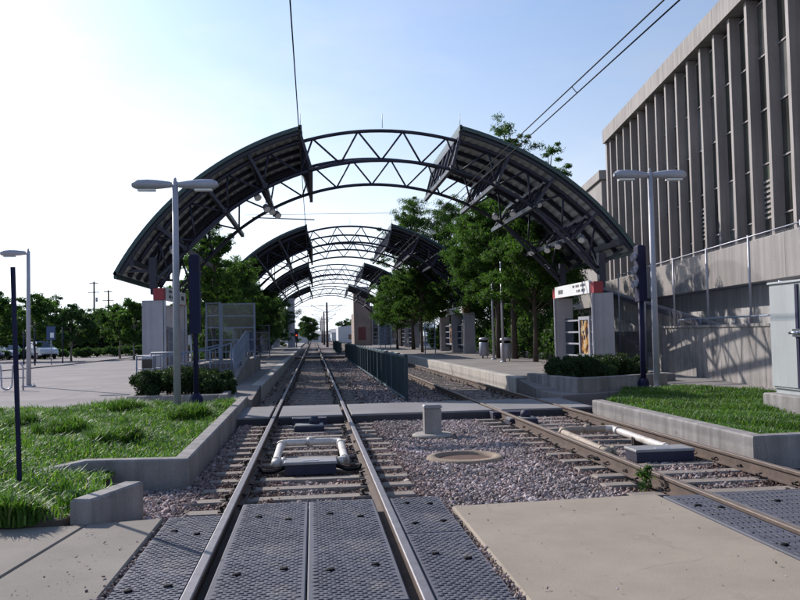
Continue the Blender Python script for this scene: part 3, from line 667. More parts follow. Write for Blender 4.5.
# ---------------------------------------------------------------- vaulted canopies
XC,ZA=2.45,9.08
RAD={-1:10.15,1:10.85}
def arcpt(side,dx,off):
    """point of the vault at plan offset dx of the roof line, moved radially inwards by off"""
    Rr=RAD[side]; a=math.asin(min(.999,dx/Rr)); rr=Rr-off
    return XC+side*rr*math.sin(a), ZA-Rr+rr*math.cos(a)
def arcang(side,a,off):
    Rr=RAD[side]; rr=Rr-off; return XC+side*rr*math.sin(a), ZA-Rr+rr*math.cos(a)
EAVE=8.92; GAPX=2.76
def roof_panel(side,y0,y1,parent):
    Rr=RAD[side]; a0=math.asin(GAPX/Rr); a1=math.asin(EAVE/Rr); n=int(Rr*(a1-a0)/.075); b=MB()
    ring=[]
    for i in range(n+1):
        a=a0+(a1-a0)*i/n; off=(.05 if i%4 in (1,2) else 0)
        ring.append((arcang(side,a,off),arcang(side,a,off+.025)))
    for (xt,zt),(xb,zb) in ring:
        for yy in (y0,y1): b.v.append((xt,yy,zt)); b.v.append((xb,yy,zb))
    for i in range(n):
        o=i*4; p=o+4
        b.face((o,o+2,p+2,p),0) ; b.face((o+1,p+1,p+3,o+3),0); b.face((o,p,p+1,o+1),0); b.face((o+2,o+3,p+3,p+2),0)
    r_=b.build('roof_panel',M['roofu'],parent)
    e=MB()          # green edge trim all round, standing a little proud
    for yy,dy in ((y0,-.05),(y1,.05)):
        for i in range(24):
            a,a2=a0+(a1-a0)*i/24,a0+(a1-a0)*(i+1)/24
            pa,pb,qa,qb=arcang(side,a,-.03),arcang(side,a,.10),arcang(side,a2,-.03),arcang(side,a2,.10)
            vs=[(pa[0],yy,pa[1]),(qa[0],yy,qa[1]),(qb[0],yy,qb[1]),(pb[0],yy,pb[1])]; vs+=[(x,y+dy,z) for x,y,z in vs]
            e.add(vs,[(0,1,2,3),(7,6,5,4),(0,4,5,1),(2,6,7,3),(1,5,6,2),(3,7,4,0)])
    xa,za=arcang(side,a1,.06); e.bar((xa,y0-.05,za),(xa,y1+.05,za),.09,.22)
    xa,za=arcang(side,a0,.04); e.bar((xa,y0-.05,za),(xa,y1+.05,za),.09,.2)
    e.build('edge_trim',M['fascia'],r_)
def arch_truss(yy,parent,thick=.1):
    b=MB()
    for off in (.42,1.45):
        pts=[]
        for side in (-1,1):
            am=math.asin((8.45 if off<1 else 8.75)/RAD[side]); seq=[arcang(side,am*i/26,off) for i in range(27)]
            pts.append([(x,yy,z) for x,z in seq])
        line=list(reversed(pts[0]))+pts[1][1:]
        b.tube(line,thick*.62,8)
    for side in (-1,1):
        am=math.asin(8.4/RAD[side]); n=6
        ts=[(i+.5)*am/n for i in range(n)]
        top=[arcang(side,am*(i)/n+am/n*.5,.42) for i in range(n)]; bot=[arcang(side,am*i/n,1.45) for i in range(n+1)]
        for i in range(n):
            for j in (i,i+1):
                b.tube([(top[i][0],yy,top[i][1]),(bot[j][0],yy,bot[j][1])],.037,6)
    return b.build('arch_truss',M['steel'],parent)
def lattice(side,dx,y0,y1,parent,depth=1.2,o0=.2):
    b=MB(); T=arcpt(side,dx,o0); B=arcpt(side,dx,o0+depth)
    for q in (T,B): b.bar((q[0],y0,q[1]),(q[0],y1,q[1]),.13,.15)
    n=max(4,int((y1-y0)/1.1)); 
    for i in range(n):
        ya,yb=y0+(y1-y0)*i/n,y0+(y1-y0)*(i+1)/n; ym=(ya+yb)/2
        b.bar((T[0],ya,T[1]),(B[0],ym,B[1]),.055); b.bar((B[0],ym,B[1]),(T[0],yb,T[1]),.055)
    for yy in (y0,y1): b.bar((T[0],yy,T[1]),(B[0],yy,B[1]),.09)
    b.build('lattice_girder',M['steel'],parent)
def canopy(label,y0,y1,trusses,fine=True):
    t=root('arched_canopy',(0,0,0),label,'canopy','arched canopies over the tracks')
    for side in (-1,1):
        roof_panel(side,y0,y1,t)
        for dx in (GAPX+.05,4.6,6.15,7.7): lattice(side,dx,y0+.1,y1-.1,t)
        n=max(5,round((y1-y0)/1.35))
        for i in range(n+1):
            yy=y0+.12+(y1-y0-.24)*i/n; b=MB()
            a0=math.asin(GAPX/RAD[side]); a1=math.asin((EAVE-.05)/RAD[side])
            pts=[arcang(side,a0+(a1-a0)*k/18,.145) for k in range(19)]
            for p,q in zip(pts,pts[1:]): b.bar((p[0],yy,p[1]),(q[0],yy,q[1]),.15,.13,up=(0,1,0))
            b.build('rafter',M['steel'],t)
        # eave girder and struts down to the piers
        b=MB(); p=arcpt(side,8.6,.28); q=arcpt(side,8.3,1.0)
        b.bar((p[0],y0+.05,p[1]),(p[0],y1-.05,p[1]),.14,.2); b.build('eave_beam',M['steel'],t)
        for yy in trusses:
            c=MB(); px=XC+side*7.72
            c.bar((px,yy,3.32),(px,yy,4.35),.24,.24)
            e=arcpt(side,8.75,.3); c.bar((px,yy,3.9),(e[0],yy,e[1]),.08,.09)
            i_=arcpt(side,6.15,1.45); c.bar((px,yy,3.5),(i_[0],yy,i_[1]),.09,.1)
            c.bar((px,yy+.02,3.62),(px,yy+1.3,arcpt(side,7.7,1.3)[1]),.09)
            c.build('pier_strut',M['steel'],t)
    for yy in trusses: arch_truss(yy,t)
    b=MB()
    for k,(side,dx) in enumerate(((-1,GAPX),(1,0.05),(1,GAPX))):
        x,z=arcpt(side,dx,.0 if dx>1 else .36); b=MB(); b.tube([(x,y0+.2,z),(x,y0+.2,z+.5)],.012,5); b.build('lightning_rod',M['galv'],t)
    return t
canopy('nearest dark steel arched canopy with two corrugated roof wings',28,35.2,(28.35,32.95))
canopy('second dark arched canopy, framed beneath the nearest one',53.2,66.5,(53.5,58.2,63.6))
canopy('third arched canopy, smaller and further down the tracks',82,97.5,(82.3,88.5,95.6))
canopy('farthest small arched canopy at the end of the platforms',118,128,(118.3,125))
def portal(label,side,trusses,z0,posters):
    px=XC+side*7.72; t=root('sign_portal',(px,trusses[0],z0),label,'sign portal','sign portals carrying the canopies')
    H=2.92-z0; n=len(trusses); inn=-side
    for i,yy in enumerate(trusses):
        y=yy-trusses[0]; b=MB(); b.box(-.34,.34,y-.18,y+.18,-.1,H,0,.015); b.build('pier',M['pier'],t)
        g=MB(); g.bar((inn*.39,y-.1,0),(inn*.39,y-.1,H-.0),.07,.07); g.build('pier_edge_post',M['galv'],t)
        if i in (0,n-1):
            b=MB(); b.box(min(inn*.03,inn*.37),max(inn*.03,inn*.37),y-.2,y+.2,H+.003,H+.40,0,.01); b.build('red_end_block',M['red'],t)
    for i in range(n-1):
        a,c=trusses[i]-trusses[0],trusses[i+1]-trusses[0]; fx=inn*.30
        b=MB(); b.box(min(fx,fx+inn*.1),max(fx,fx+inn*.1),a+.205,c-.205,H+.01,H+.45,0,.005); s=b.build('sign_panel',M['white'],t)
        k=MB(); rn=random.Random(int(trusses[0])+i+int(side))
        fs=fx+inn*.104
        L=c-a
        def mark(u0,u1,z1,z2):
            ya,yb=a+L*u0,a+L*u1; k.box(min(fs,fs+inn*.004),max(fs,fs+inn*.004),ya,yb,z1,z2)
        for u in (.72,.755,.79,.825): mark(u,u+.024,H+.14,H+.3)
        for u in (.14,.17,.2,.235,.29,.32,.35,.40,.43): mark(u,u+.02,H+.29,H+.38)
        for u in (.14,.175,.205,.26,.29,.33): mark(u,u+.02,H+.1,H+.2)
        k.build('dark_lettering',M['dark'],s)
        # windbreak: bars, glass and a poster case
        b=MB(); 
        for zz in (.55,1.0,1.45,1.9): b.bar((0,a+.18,zz),(0,c-.18,zz),.05,.06)
        b.build('windbreak_bar',M['galv'],t)
        g=MB(); g.box(-.006,.006,a+.2,c-.2,.3,2.0); g.build('glass_pane',M['pane'],t)
        if posters:
            yc=a+L*.40; w_=.62
            f_=MB()
            for (ya,yb,za,zb) in ((yc-w_,yc+w_,1.9,2.03),(yc-w_,yc+w_,.5,.63),(yc-w_,yc-w_+.12,.63,1.9),(yc+w_-.12,yc+w_,.63,1.9)): f_.box(-.09,.09,ya,yb,za,zb)
            fr=f_.build('poster_case',M['galv'],t)
            p=MB(); p.box(-.05,.05,yc-w_+.125,yc+w_-.125,.635,1.895); p.build('poster',M['poster'],fr)
    b=MB(); b.bar((0,-.1,H+.3),(0,trusses[-1]-trusses[0]+.1,H+.3),.16,.2); b.build('head_beam',M['steel'],t)
    return t
portal('near right sign portal with poster case behind the shrubs',1,(28.35,32.95),.1,True)
portal('near left sign portal with concrete piers beside the lamp post',-1,(28.35,32.95),.05,True)
portal('second right sign portal with three piers near the litter bins',1,(53.5,58.2,63.6),.25,True)
portal('second left sign portal hidden among the trees',-1,(53.5,58.2,63.6),.25,True)
portal('third right sign portal in deep tree shade',1,(82.3,88.5,95.6),.25,False)
portal('third left sign portal beyond the dark left trees',-1,(82.3,88.5,95.6),.25,False)
portal('farthest right sign portal',1,(118.3,125),.25,False)
portal('farthest left sign portal',-1,(118.3,125),.25,False)
# floodlights hung from the girders
def flood(label,side,dx,off,y,aim=(0,0,-1)):
    x,z=arcpt(side,dx,off); t=root('floodlight',(x,y,z),label,'floodlight','floodlights hung under the canopies')
    b=MB(); b.tube([(0,0,.0),(0,0,-.22)],.018,6); b.build('bracket',M['steel'],t)
    a=Vector(aim).normalized(); c=Vector((0,0,-.32)); h=MB()
    h.tube([c-a*.13,c-a*.08,c+a*.06,c+a*.12],[.06,.10,.12,.13],14); h.build('lamp_housing',M['flood'],t)
    l=MB(); l.tube([c+a*.122,c+a*.13],.115,14); l.build('lens',M['lens'],t)
for i,(s,dx,off,y,lab) in enumerate([(-1,4.85,1.15,29,'topmost floodlight of the cluster under the left canopy wing'),(-1,4.75,1.55,29.6,'second floodlight of the cluster under the left canopy wing'),(-1,4.6,1.6,30.4,'third floodlight of the cluster under the left canopy wing'),(-1,4.45,1.7,31.2,'lowest floodlight of the cluster under the left canopy wing'),
    (-1,7.72,.9,28.15,'lone floodlight at the left canopy leg'),
    (1,6.15,.75,29.0,'highest floodlight under the right canopy wing'),(1,5.7,1.3,30,'floodlight below the second girder of the right wing'),(1,5.3,1.5,31,'floodlight by the bottom chord of the right wing'),
    (1,7.7,1.0,28.2,'floodlight on the head of the right portal'),(1,7.5,1.35,29.6,'floodlight above the middle of the right portal sign'),(1,7.5,1.35,31,'floodlight above the far half of the right portal sign'),(1,7.4,1.35,33,'floodlight at the far end of the right portal sign')]):
    flood(lab,s,dx,off,y,(-s*.3,-.55,-.6))
for i,(s,dx,off,y,lab) in enumerate([(-1,4.7,1.5,54.2,'upper small floodlight under the second left canopy wing'),(-1,4.6,1.6,55.5,'lower small floodlight under the second left canopy wing')]): flood(lab,s,dx,off,y,(.3,-.5,-.6))

# ---------------------------------------------------------------- overhead wires
def wire(label,pts,r=.012,name='overhead_wire'):
    b=MB(); b.tube(pts,r,5); o=b.build(name,M['rubber']); tag(o,label,'wire','overhead wires')
def sag(x0,z0,x1,z1,y0,y1,s,n=12): return [(x0+(x1-x0)*i/n,y0+(y1-y0)*i/n,z0+(z1-z0)*i/n-4*s*(i/n)*(1-i/n)) for i in range(n+1)]
wire('contact wire hanging over the left track',sag(-.22,5.95,-.22,5.95,-4,33,.0)+sag(-.22,5.95,-.1,5.9,33,330,.0)[1:],.011)
wire('upper messenger wire over the left track',sag(-.27,6.9,-.25,6.6,-4,33,.05)+sag(-.25,6.6,-.1,6.7,33,330,0)[1:],.011)
wire('lower contact wire over the right track',sag(4.55,5.6,4.55,5.75,-4,33,.01)+sag(4.55,5.75,4.55,5.75,33,330,0)[1:],.0115)
wire('upper messenger wire over the right track',sag(4.42,5.62,4.5,5.95,-4,33,.01)+sag(4.5,5.95,4.5,6.0,33,330,0)[1:],.0115)
b=MB()
b.tube([(4.55,13.6,5.66),(4.46,13.6,5.77)],.008,4); tag(b.build('wire_hanger',M['rubber']),'thin dropper joining the two right wires','wire')
wire('thin span wire crossing between the first two canopies',[(-3.6,46,8.35),(5.0,46,8.4)],.012)
b=MB(); b.tube([(-3.2,46,8.2),(.2,46,8.05)],.035,6); tag(b.build('steady_arm',M['steel']),'short horizontal steady arm beside the left wire','steady arm')
for i,(y,h,lab) in enumerate([(132,7.1,'nearest brown catenary pole between the tracks'),(168,6.6,'second catenary pole between the tracks'),(206,6.6,'third catenary pole down the line'),(246,6.6,'farthest catenary pole down the line')]):
    t=root('catenary_pole',(2.25,y,-.2),lab,'catenary pole','catenary poles past the platforms')
    b=MB(); b.tube([(0,0,0),(0,0,h)],[.2,.15],8); b.build('pole',M['wood'],t)
    for s in (-1,1):
        b=MB(); b.tube([(0,0,h-1.6),(s*2.5,0,h-.4)],.04,5); b.tube([(0,0,h-.6),(s*2.5,0,h-.4)],.03,5); b.tube([(0,0,h-1.6),(s*2.2,0,h-1.2)],.03,5); b.build('cantilever_arm',M['steel'],t)
wire('thin span wire beyond the farthest canopy',[(-4,150,6.9),(9,150,7.0)],.03)

# ---------------------------------------------------------------- lamp posts and signal posts
def cobra(b,s):
    # flat cobra head: elongated lens-like body along x
    prof=[(.05,.06,.06),(.12,.09,.085),(.26,.12,.105),(.42,.15,.125),(.62,.165,.14),(.84,.16,.135),(.94,.125,.10),(.985,.06,.05)]
    rings=[]
    for x,wy,hz in prof:
        rings.append([(s*x,wy*math.cos(t),hz*(math.sin(t) if math.sin(t)>0 else math.sin(t)*.75)) for t in np.linspace(0,2*PI,13)[:-1]])
    o=len(b.v)
    for rg in rings: b.v+=rg
    for i in range(len(rings)-1):
        for k in range(12):
            k2=(k+1)%12; b.face((o+i*12+k,o+i*12+k2,o+(i+1)*12+k2,o+(i+1)*12+k),0,True)
    b.face([o+k for k in range(12)]); b.face([o+(len(rings)-1)*12+k for k in range(11,-1,-1)])
def lamppost(label,x,y,z,h,heads,tilt=0,r=.085):
    t=root('street_lamp',(x,y,z),label,'street lamp','street lamps')
    b=MB(); b.tube([(0,0,.06),(0,0,h)],[r,r*.8],12); b.lathe([(.035,h),(.035,h+.07),(.012,h+.1)],10); b.build('pole',M['lampgrey'],t)
    b=MB(); b.box(-.19,.19,-.19,.19,-.02,.06,0,.02); 
    for i in range(4): b.tube([(.13*(1 if i%2 else -1),.13*(1 if i//2 else -1),.06),(.13*(1 if i%2 else -1),.13*(1 if i//2 else -1),.11)],.018,6)
    b.build('base_plate',M['lampgrey'],t)
    for s in heads:
        b=MB(); cobra(b,s); b.tube([(0,0,0),(s*.28,0,0)],.05,8); o=b.build('lamp_head',M['lampgrey'],t); o.location=(0,0,h-.08)
        l=MB(); l.prism([(s*.45,-.09),(s*.85,-.09),(s*.85,.09),(s*.45,.09)][::s],-.14,-.1); l.build('lens',M['lens'],o)
    return t
lamppost('grey double headed street lamp in front of the left shrubs',-3.15,19.75,.0,5.3,(-1,1))
lamppost('grey double headed street lamp in the right grass bed',8.9,20.9,.02,5.72,(-1,1))
t=lamppost('far single headed lamp post across the plaza',-10.3,31.5,0,4.95,(-1,))
# dark blue railway signal posts
t=root('signal_post',(-2.66,19.3,-.02),'dark blue railway signal post seen from behind by the left shrubs','signal post')
b=MB(); b.tube([(0,0,0),(0,0,3.4)],.06,12); b.build('post',M['bluepost'],t)
b=MB(); b.lathe([(.17,0),(.17,.03),(.13,.1),(.16,.2),(.15,.3),(.08,.4)],16); b.build('base',M['bluepost'],t)
b=MB(); b.prism([(-.115,-.14),(.115,-.14),(.115,.1),(-.115,.1)],1.75,3.55,0,.04); o=b.build('signal_head',M['bluepost'],t)
for k in range(3):
    v=MB(); z=2.15+k*.5; v.tube([(0,.105,z),(0,.3,z)],[.11,.12],12,caps=False); v.tube([(0,.103,z),(0,.112,z)],.1,12); v.build('visor',M['boxdark'],o)
b=MB(); b.box(-.1,-.16,-.07,.07,1.5,1.72); b.tube([(-.09,-.05,1.0),(-.09,-.05,1.75)],.02,6); b.build('cable_conduit',M['galv'],t)
t=root('signal_post',(8.72,21.35,0),'dark blue signal post with three round visors beside the right lamp','signal post')
b=MB(); b.tube([(0,0,0),(0,0,2.6)],.075,12); b.build('post',M['bluepost'],t)
b=MB(); b.lathe([(.2,0),(.2,.03),(.13,.1),(.15,.18),(.1,.3)],16); b.build('base',M['bluepost'],t)
b=MB(); b.prism([(-.1,-.15),(.12,-.15),(.12,.15),(-.1,.15)],2.35,3.85,0,.04); o=b.build('signal_head',M['bluepost'],t)
for k in range(3):
    v=MB(); z=2.82+k*.37; v.tube([(-.1,0,z),(-.2,-.02,z-.02),(-.22,-.02,z-.02)],[.095,.11,.11],14,caps=False); v.tube([(-.105,0,z),(-.16,0,z)],[.085,.05],12); v.build('visor',M['lampgrey'],o)
# leaning plain sign post at the left edge
t=root('sign_post',(-3.2,9.5,.02),'thin dark steel post standing in the grass at the left edge','post')
b=MB(); b.bar((0,0,-.1),(-.07,0,2.43),.045,.03); b.build('post',M['bluepost'],t)
# other thin posts around the plaza
for i,(x,y,h,lab) in enumerate([(-19.2,60,2.6,'thin pole before the minivan'),(-18.5,64,2.7,'dark pole right of the minivan'),(-20.6,62,2.4,'slim pole covering the minivan side')]):
    b=MB(); b.tube([(0,0,0),(0,0,h)],.05,8); o=b.build('pole',M['bluepost'],loc=(x,y,0)); tag(o,lab,'pole')
t=root('parking_sign',(-18.2,60.3,0),'blue and white square sign on a pole beyond the plaza','sign')
b=MB(); b.tube([(0,0,0),(0,0,2.6)],.035,8); b.build('pole',M['galv'],t)
b=MB(); b.box(-.3,.3,-.06,-.035,1.75,2.7,0,0); b.build('panel',M['carblue'],t); b=MB(); b.box(-.05,.2,-.068,-.0605,1.9,2.25); b.build('white_mark',M['white'],t)
# utility poles far left
for i,(x,y,h,lab) in enumerate([(-38,150,12.2,'taller wooden utility pole far beyond the trees'),(-37,156,11,'shorter wooden utility pole far beyond the trees')]):
    t=root('utility_pole',(x,y,-.2),lab,'utility pole'); b=MB(); b.tube([(0,0,0),(0,0,h)],[.22,.15],8); b.build('pole',M['wood'],t)
    for z,w_ in ((h-.3,1.5),(h-1.9,2.0)):
        c=MB(); c.bar((-w_*.5,-.2,z),(w_*.5,-.2,z),.14,.16); c.build('crossarm',M['wood'],t)
    c=MB(); c.lathe([(.2,h-3.6),(.2,h-2.8)],10,0,(.45,-.1)); c.build('transformer',M['galv'],t)

# ---------------------------------------------------------------- middle fence
def fence(label,x,y0,y1,sec,h=1.24):
    t=root('track_fence',(x,y0,-.18),label,'fence','fences between the tracks'); n=int(round((y1-y0)/sec))
    for i in range(n+1):
        b=MB(); b.box(-.045,.045,i*sec-.045,i*sec+.045,0,h+.03,0,.01); b.build('post',M['tealedge'] if i%3==2 else M['teal'],t)
    for i in range(n):
        b=MB(); a,c=i*sec+.047,(i+1)*sec-.047
        b.box(-.03,.03,a,c,h-.08,h-.02); b.box(-.03,.03,a,c,.12,.18)
        m=int((c-a)/.14)
        for k in range(m):
            yy=a+(k+.5)*(c-a)/m; b.bar((-.012,yy,.18),(-.012,yy,h-.08),.018,.115,up=(.55,.83,0))
        b.build('slatted_panel',M['teal'],t)
        w_=MB(); w_.box(-.034,.034,a,c,h-.018,h+.002); w_.box(-.045,-.031,a,c,.10,.13); w_.build('worn_rail_edge',M['tealedge'],t)
fence('long dark teal slatted fence between the two tracks',2.4,21.6,62,1.85)
fence('short far teal fence beyond the second crossing',2.4,72,100,2.8)

# ---------------------------------------------------------------- trackside boxes
def heater(label,x,y,rz,PL=.8,bx=0,bw=.33,old=False):
    t=root('track_circuit_box',(x,y,-.165),label,'track box','track boxes with white pipes'); t.rotation_euler=(0,0,rz)
    b=MB(); b.box(bx-bw,bx+bw,-.2,.2,0,.13); b.build('box_body',M['boxdark'],t)
    b=MB(); b.box(bx-bw-.015,bx+bw+.015,-.215,.215,.133,.165,0,.012); o=b.build('lid',M['boxgrey'],t)
    h=MB(); h.box(bx-.1,bx+.1,-.13,-.06,.166,.172); h.build('lid_label',M['galv'],o)
    b=MB(); r=.055; z=.12
    b.tube([(-.38,.05,z),(-.47,.12,z),(-.46,.3,z),(-.45,PL-.1,z+.03),(-.43,PL-.02,z+.05),(-.33,PL+.02,z+.05),(.3,PL+.02,z+.05),(.42,PL,z+.05),(.45,PL-.1,z+.03),(.46,.3,z),(.45,.14,z),(.36,.08,z)],r,12)
    for p,q in (((-.455,.2,z),(-.455,.28,z)),((.455,.2,z),(.455,.28,z)),((-.45,PL-.16,z+.03),(-.448,PL-.08,z+.035)),((.45,PL-.2,z+.03),(.45,PL-.1,z+.03)),((-.06,PL+.02,z+.05),(.03,PL+.02,z+.05))): b.tube([p,q],r*1.22,12)
    b.tube([(0,PL+.02,z+.05),(0,PL+.02,z+.13)],.04,10)
    b.tube([(-.38,.1,z),(-.33,.1,z)],r*1.3,12)
    o=b.build('white_pipe',[M['pvc'],M['pvcold']],t)
    if old:   # the left and far runs of this loop are older, browner pipe
        for q in o.data.polygons:
            if q.center.x<.33: q.material_index=1
    for cl in ((.36,-.36,.5) if PL>1 else ()):
        c=MB(); c.bar((.46*(1 if cl>0 else -1),PL*.5+cl*.4,0),(.46*(1 if cl>0 else -1),PL*.5+cl*.4,z+.02),.15,.03); c.build('pipe_clamp',M['clip'],t)
    for s in (-1,1):
        c=MB(); c.tube([(s*.34,-.02,.07),(s*.48,-.1,.03),(s*.62,-.06,.03),(s*.66,.08,.06)],.022,8); c.tube([(s*.34,.05,.07),(s*.5,-.04,.04),(s*.66,.02,.05)],.02,8); c.build('black_cable',M['rubber'],t)
heater('grey lidded track box with white pipe loop inside the left track',-.06,11.05,0,1.75)
heater('grey lidded track box with white pipe loop inside the right track',4.42,11.0,0,2.2,.26,.40,True)
for x,lab in ((-.1,'small dark track box by the crossing inside the left track'),(4.0,'small dark switch box by the crossing inside the right track')):
    t=root('small_track_box',(x,15.9,-.17),lab,'track box')
    b=MB(); b.box(-.28,.28,-.2,.2,0,.1,0,.01); b.build('base',M['boxdark'],t); b=MB(); b.box(-.26,.26,-.18,.18,.101,.125); b.build('lid',M['boxgrey'],t)
    b=MB(); b.lathe([(.1,.126),(.1,.2),(.06,.26)],12,0,(.1,.05)); b.build('cap',M['boxdark'],t)
    b=MB(); b.box(-.35,.35,.95,1.3,0,.14,0,.01); b.build('rear_box',M['boxdark'],t)
t=root('pedestal_box',(2.06,14.55,-.19),'short grey concrete pedestal box on a round pad in the gravel','pedestal')
b=MB(); b.lathe([(.36,0),(.36,.03),(.33,.06)],28); b.build('round_pad',M['conc'],t)
b=MB(); b.prism([(-.15,-.12),(.15,-.12),(.15,.12),(-.15,.12)],.06,.50,0,.02); b.build('body',M['wallc'],t)
b=MB(); b.box(-.16,.16,-.13,.13,.503,.56,0,.025); b.build('cap',M['boxgrey'],t)
t=root('manhole',(2.13,11.8,-.2),'round concrete manhole collar with rusty cover in the gravel','manhole')
b=MB(); n=40
prof=[(.56,0),(.55,.045),(.52,.065),(.43,.068),(.41,.015)]
for r_,z in prof:
    for k in range(n): b.v.append((r_*math.cos(2*PI*k/n),r_*math.sin(2*PI*k/n),z))
for i in range(len(prof)-1):
    for k in range(n): k2=(k+1)%n; b.face((i*n+k,i*n+k2,(i+1)*n+k2,(i+1)*n+k),0,True)
b.build('collar',M['mring'],t)
b=MB(); b.lathe([(.412,0),(.412,.015),(.39,.02)],36); b.build('cover',M['manrust'],t)
# large cabinet on its plinth
t=root('equipment_cabinet',(8.62,13.9,.0),'tall grey green equipment cabinet with chrome handle on a concrete plinth','cabinet')
b=MB(); b.box(-.14,1.4,-1.3,1.12,-.2,.36,0,.02); b.build('plinth',M['wallc'],t)
b=MB(); b.box(.04,1.2,-1.1,.96,.363,.46); b.build('skirt',M['cabinet'],t)
b=MB(); b.box(0,1.24,-1.15,1.0,.462,2.40,0,.015); b.build('body',M['cabinet'],t)
b=MB(); b.box(-.035,1.27,-1.18,1.03,2.402,2.44,0,.012); b.build('top_cover',M['cabinet'],t)
for y0,y1 in ((.01,.97),(-1.12,-.02)):
    b=MB(); b.box(-.025,-.003,y0,y1,.5,2.36); d=b.build('door',M['cabinet'],t)
    if y0>0:
        h=MB(); h.box(-.05,-.028,.03,.11,.5,2.36); h.build('lock_rod',M['bluepost'],d)
        h=MB(); h.box(-.062,-.052,-.06,.2,1.42,1.56); h.tube([(-.06,.02,1.49),(-.11,.03,1.49),(-.11,.2,1.49)],.03,10); h.build('handle',M['chrome'],d)
for y in (-.8,0,.8):
    b=MB(); b.lathe([(.03,2.442),(.03,2.47)],8,0,(.1,y)); b.build('bolt_head',M['chrome'],t)

# ---------------------------------------------------------------- left raised block, railings, windscreen
def railing(name,label,pts,h,parent=None,n_mid=2,bal=0,m='bluegrey',cat='railing',r=.025):
    t=root(name,(0,0,0),label,cat)
    b=MB()
    for k in range(n_mid+1):
        f_=1-k*.8/(max(1,n_mid)) if n_mid else 1
        b.tube([(x,y,z+h*f_) for x,y,z in pts],r if k==0 else r*.7,8)
    b.build('handrail',M[m],t)
    for x,y,z in pts:
        c=MB(); c.tube([(x,y,z),(x,y,z+h)],r,8); c.build('post',M[m],t)
    if bal:
        c=MB()
        for (p,q) in zip(pts,pts[1:]):
            p=Vector(p);q=Vector(q); m_=int((q-p).length/bal)
            for i in range(1,m_): s=p.lerp(q,i/m_); c.tube([s+Vector((0,0,h*.2)),s+Vector((0,0,h))],r*.4,5,caps=False)
        c.build('baluster',M[m],t)
    return t
t=root('raised_ramp',(0,0,0),'concrete raised boarding block with sloping cheek wall on the left platform','boarding ramp')
b=MB(); b.prism([(-2.25,24.7),(-2.25,30),(-2.45,30),(-2.45,24.7)],.25,[.42,1.0,1.0,.42],0,0); b.build('cheek_wall',M['wallc'],t)
b=MB(); b.prism([(-2.47,27),(-2.47,33),(-4.4,33),(-4.4,27)],.255,.8,0,.02); b.build('block',M['platform'],t)
b=MB(); b.prism([(-2.25,30.02),(-2.25,36),(-2.45,36),(-2.45,30.02)],.25,.85,0,0); b.build('side_wall',M['wallc'],t)
railing('ramp_railing','blue grey railing climbing the sloping cheek wall',[(-2.35,25.0,.45),(-2.35,27.4,.72),(-2.35,29.6,.98),(-2.35,31.5,.98),(-2.35,34,.9)],.85,n_mid=2,bal=.16)
railing('block_railing','blue grey railing along the front of the raised block',[(-5.0,26.4,.25),(-4.0,26.4,.25),(-3.2,26.4,.3),(-2.55,26.4,.5)],.95,n_mid=1,bal=.14)
railing('back_railing','grey railing behind the left shrubs',[(-5.6,27.2,.1),(-4.4,27.2,.1),(-3.0,27.2,.4)],1.0,n_mid=2)
def screen(label,x0,y0,x1,y1,z,h,nb=4,nm=2):
    t=root('windscreen',(x0,y0,z),label,'windscreen','metal framed platform windscreens'); d=Vector((x1-x0,y1-y0,0))
    b=MB()
    for k in range(nm+1): p=d*(k/nm); b.bar((p.x,p.y,0),(p.x,p.y,h),.07)
    for k in range(nb+1): zz=.3+(h-.33)*k/nb; b.bar((0,0,zz),(d.x,d.y,zz),.045)
    b.build('frame',M['bluegrey'],t)
    g=MB(); nn=Vector((-d.y,d.x,0)).normalized()*.004; a=d*.02; c=d*.98
    g.prism([(a.x+nn.x,a.y+nn.y),(a.x-nn.x,a.y-nn.y),(c.x-nn.x,c.y-nn.y),(c.x+nn.x,c.y+nn.y)],.32,h-.06); g.build('glass_pane',M['pane'],t)
screen('tall glazed windscreen frame facing the viewer on the left platform',-3.35,31.2,-2.15,31.2,.8,2.1,4,1)
screen('narrow side windscreen on the raised left block',-3.95,31.6,-3.42,31.25,.8,2.15,4,1)
screen('windscreen frame on the right platform before the second portal',8.35,56.6,7.6,56.3,.25,2.1,5,1)
screen('windscreen frame past the third right portal',6.8,84,7.8,84,.25,2.4,5,2)
screen('far windscreen frame on the right platform end',7.6,106,10,106,.0,3.6,6,3)
screen('far glass screen on the left platform between dark trees',-4.2,58,-3.0,58,.25,2.2,4,1)
t=root('news_box',(-5.05,26.3,0),'white newspaper box with dark window by the left portal','newspaper box')
b=MB(); b.box(-.17,.17,-.2,.2,.3,1.1,0,.03); b.build('body',M['lampgrey'],t); b=MB(); b.box(-.15,.15,-.215,-.203,.75,1.02); b.build('window',M['glassd'],t)
b=MB(); b.box(-.2,.2,-.15,.15,0,.3); b.build('stand',M['clip'],t)
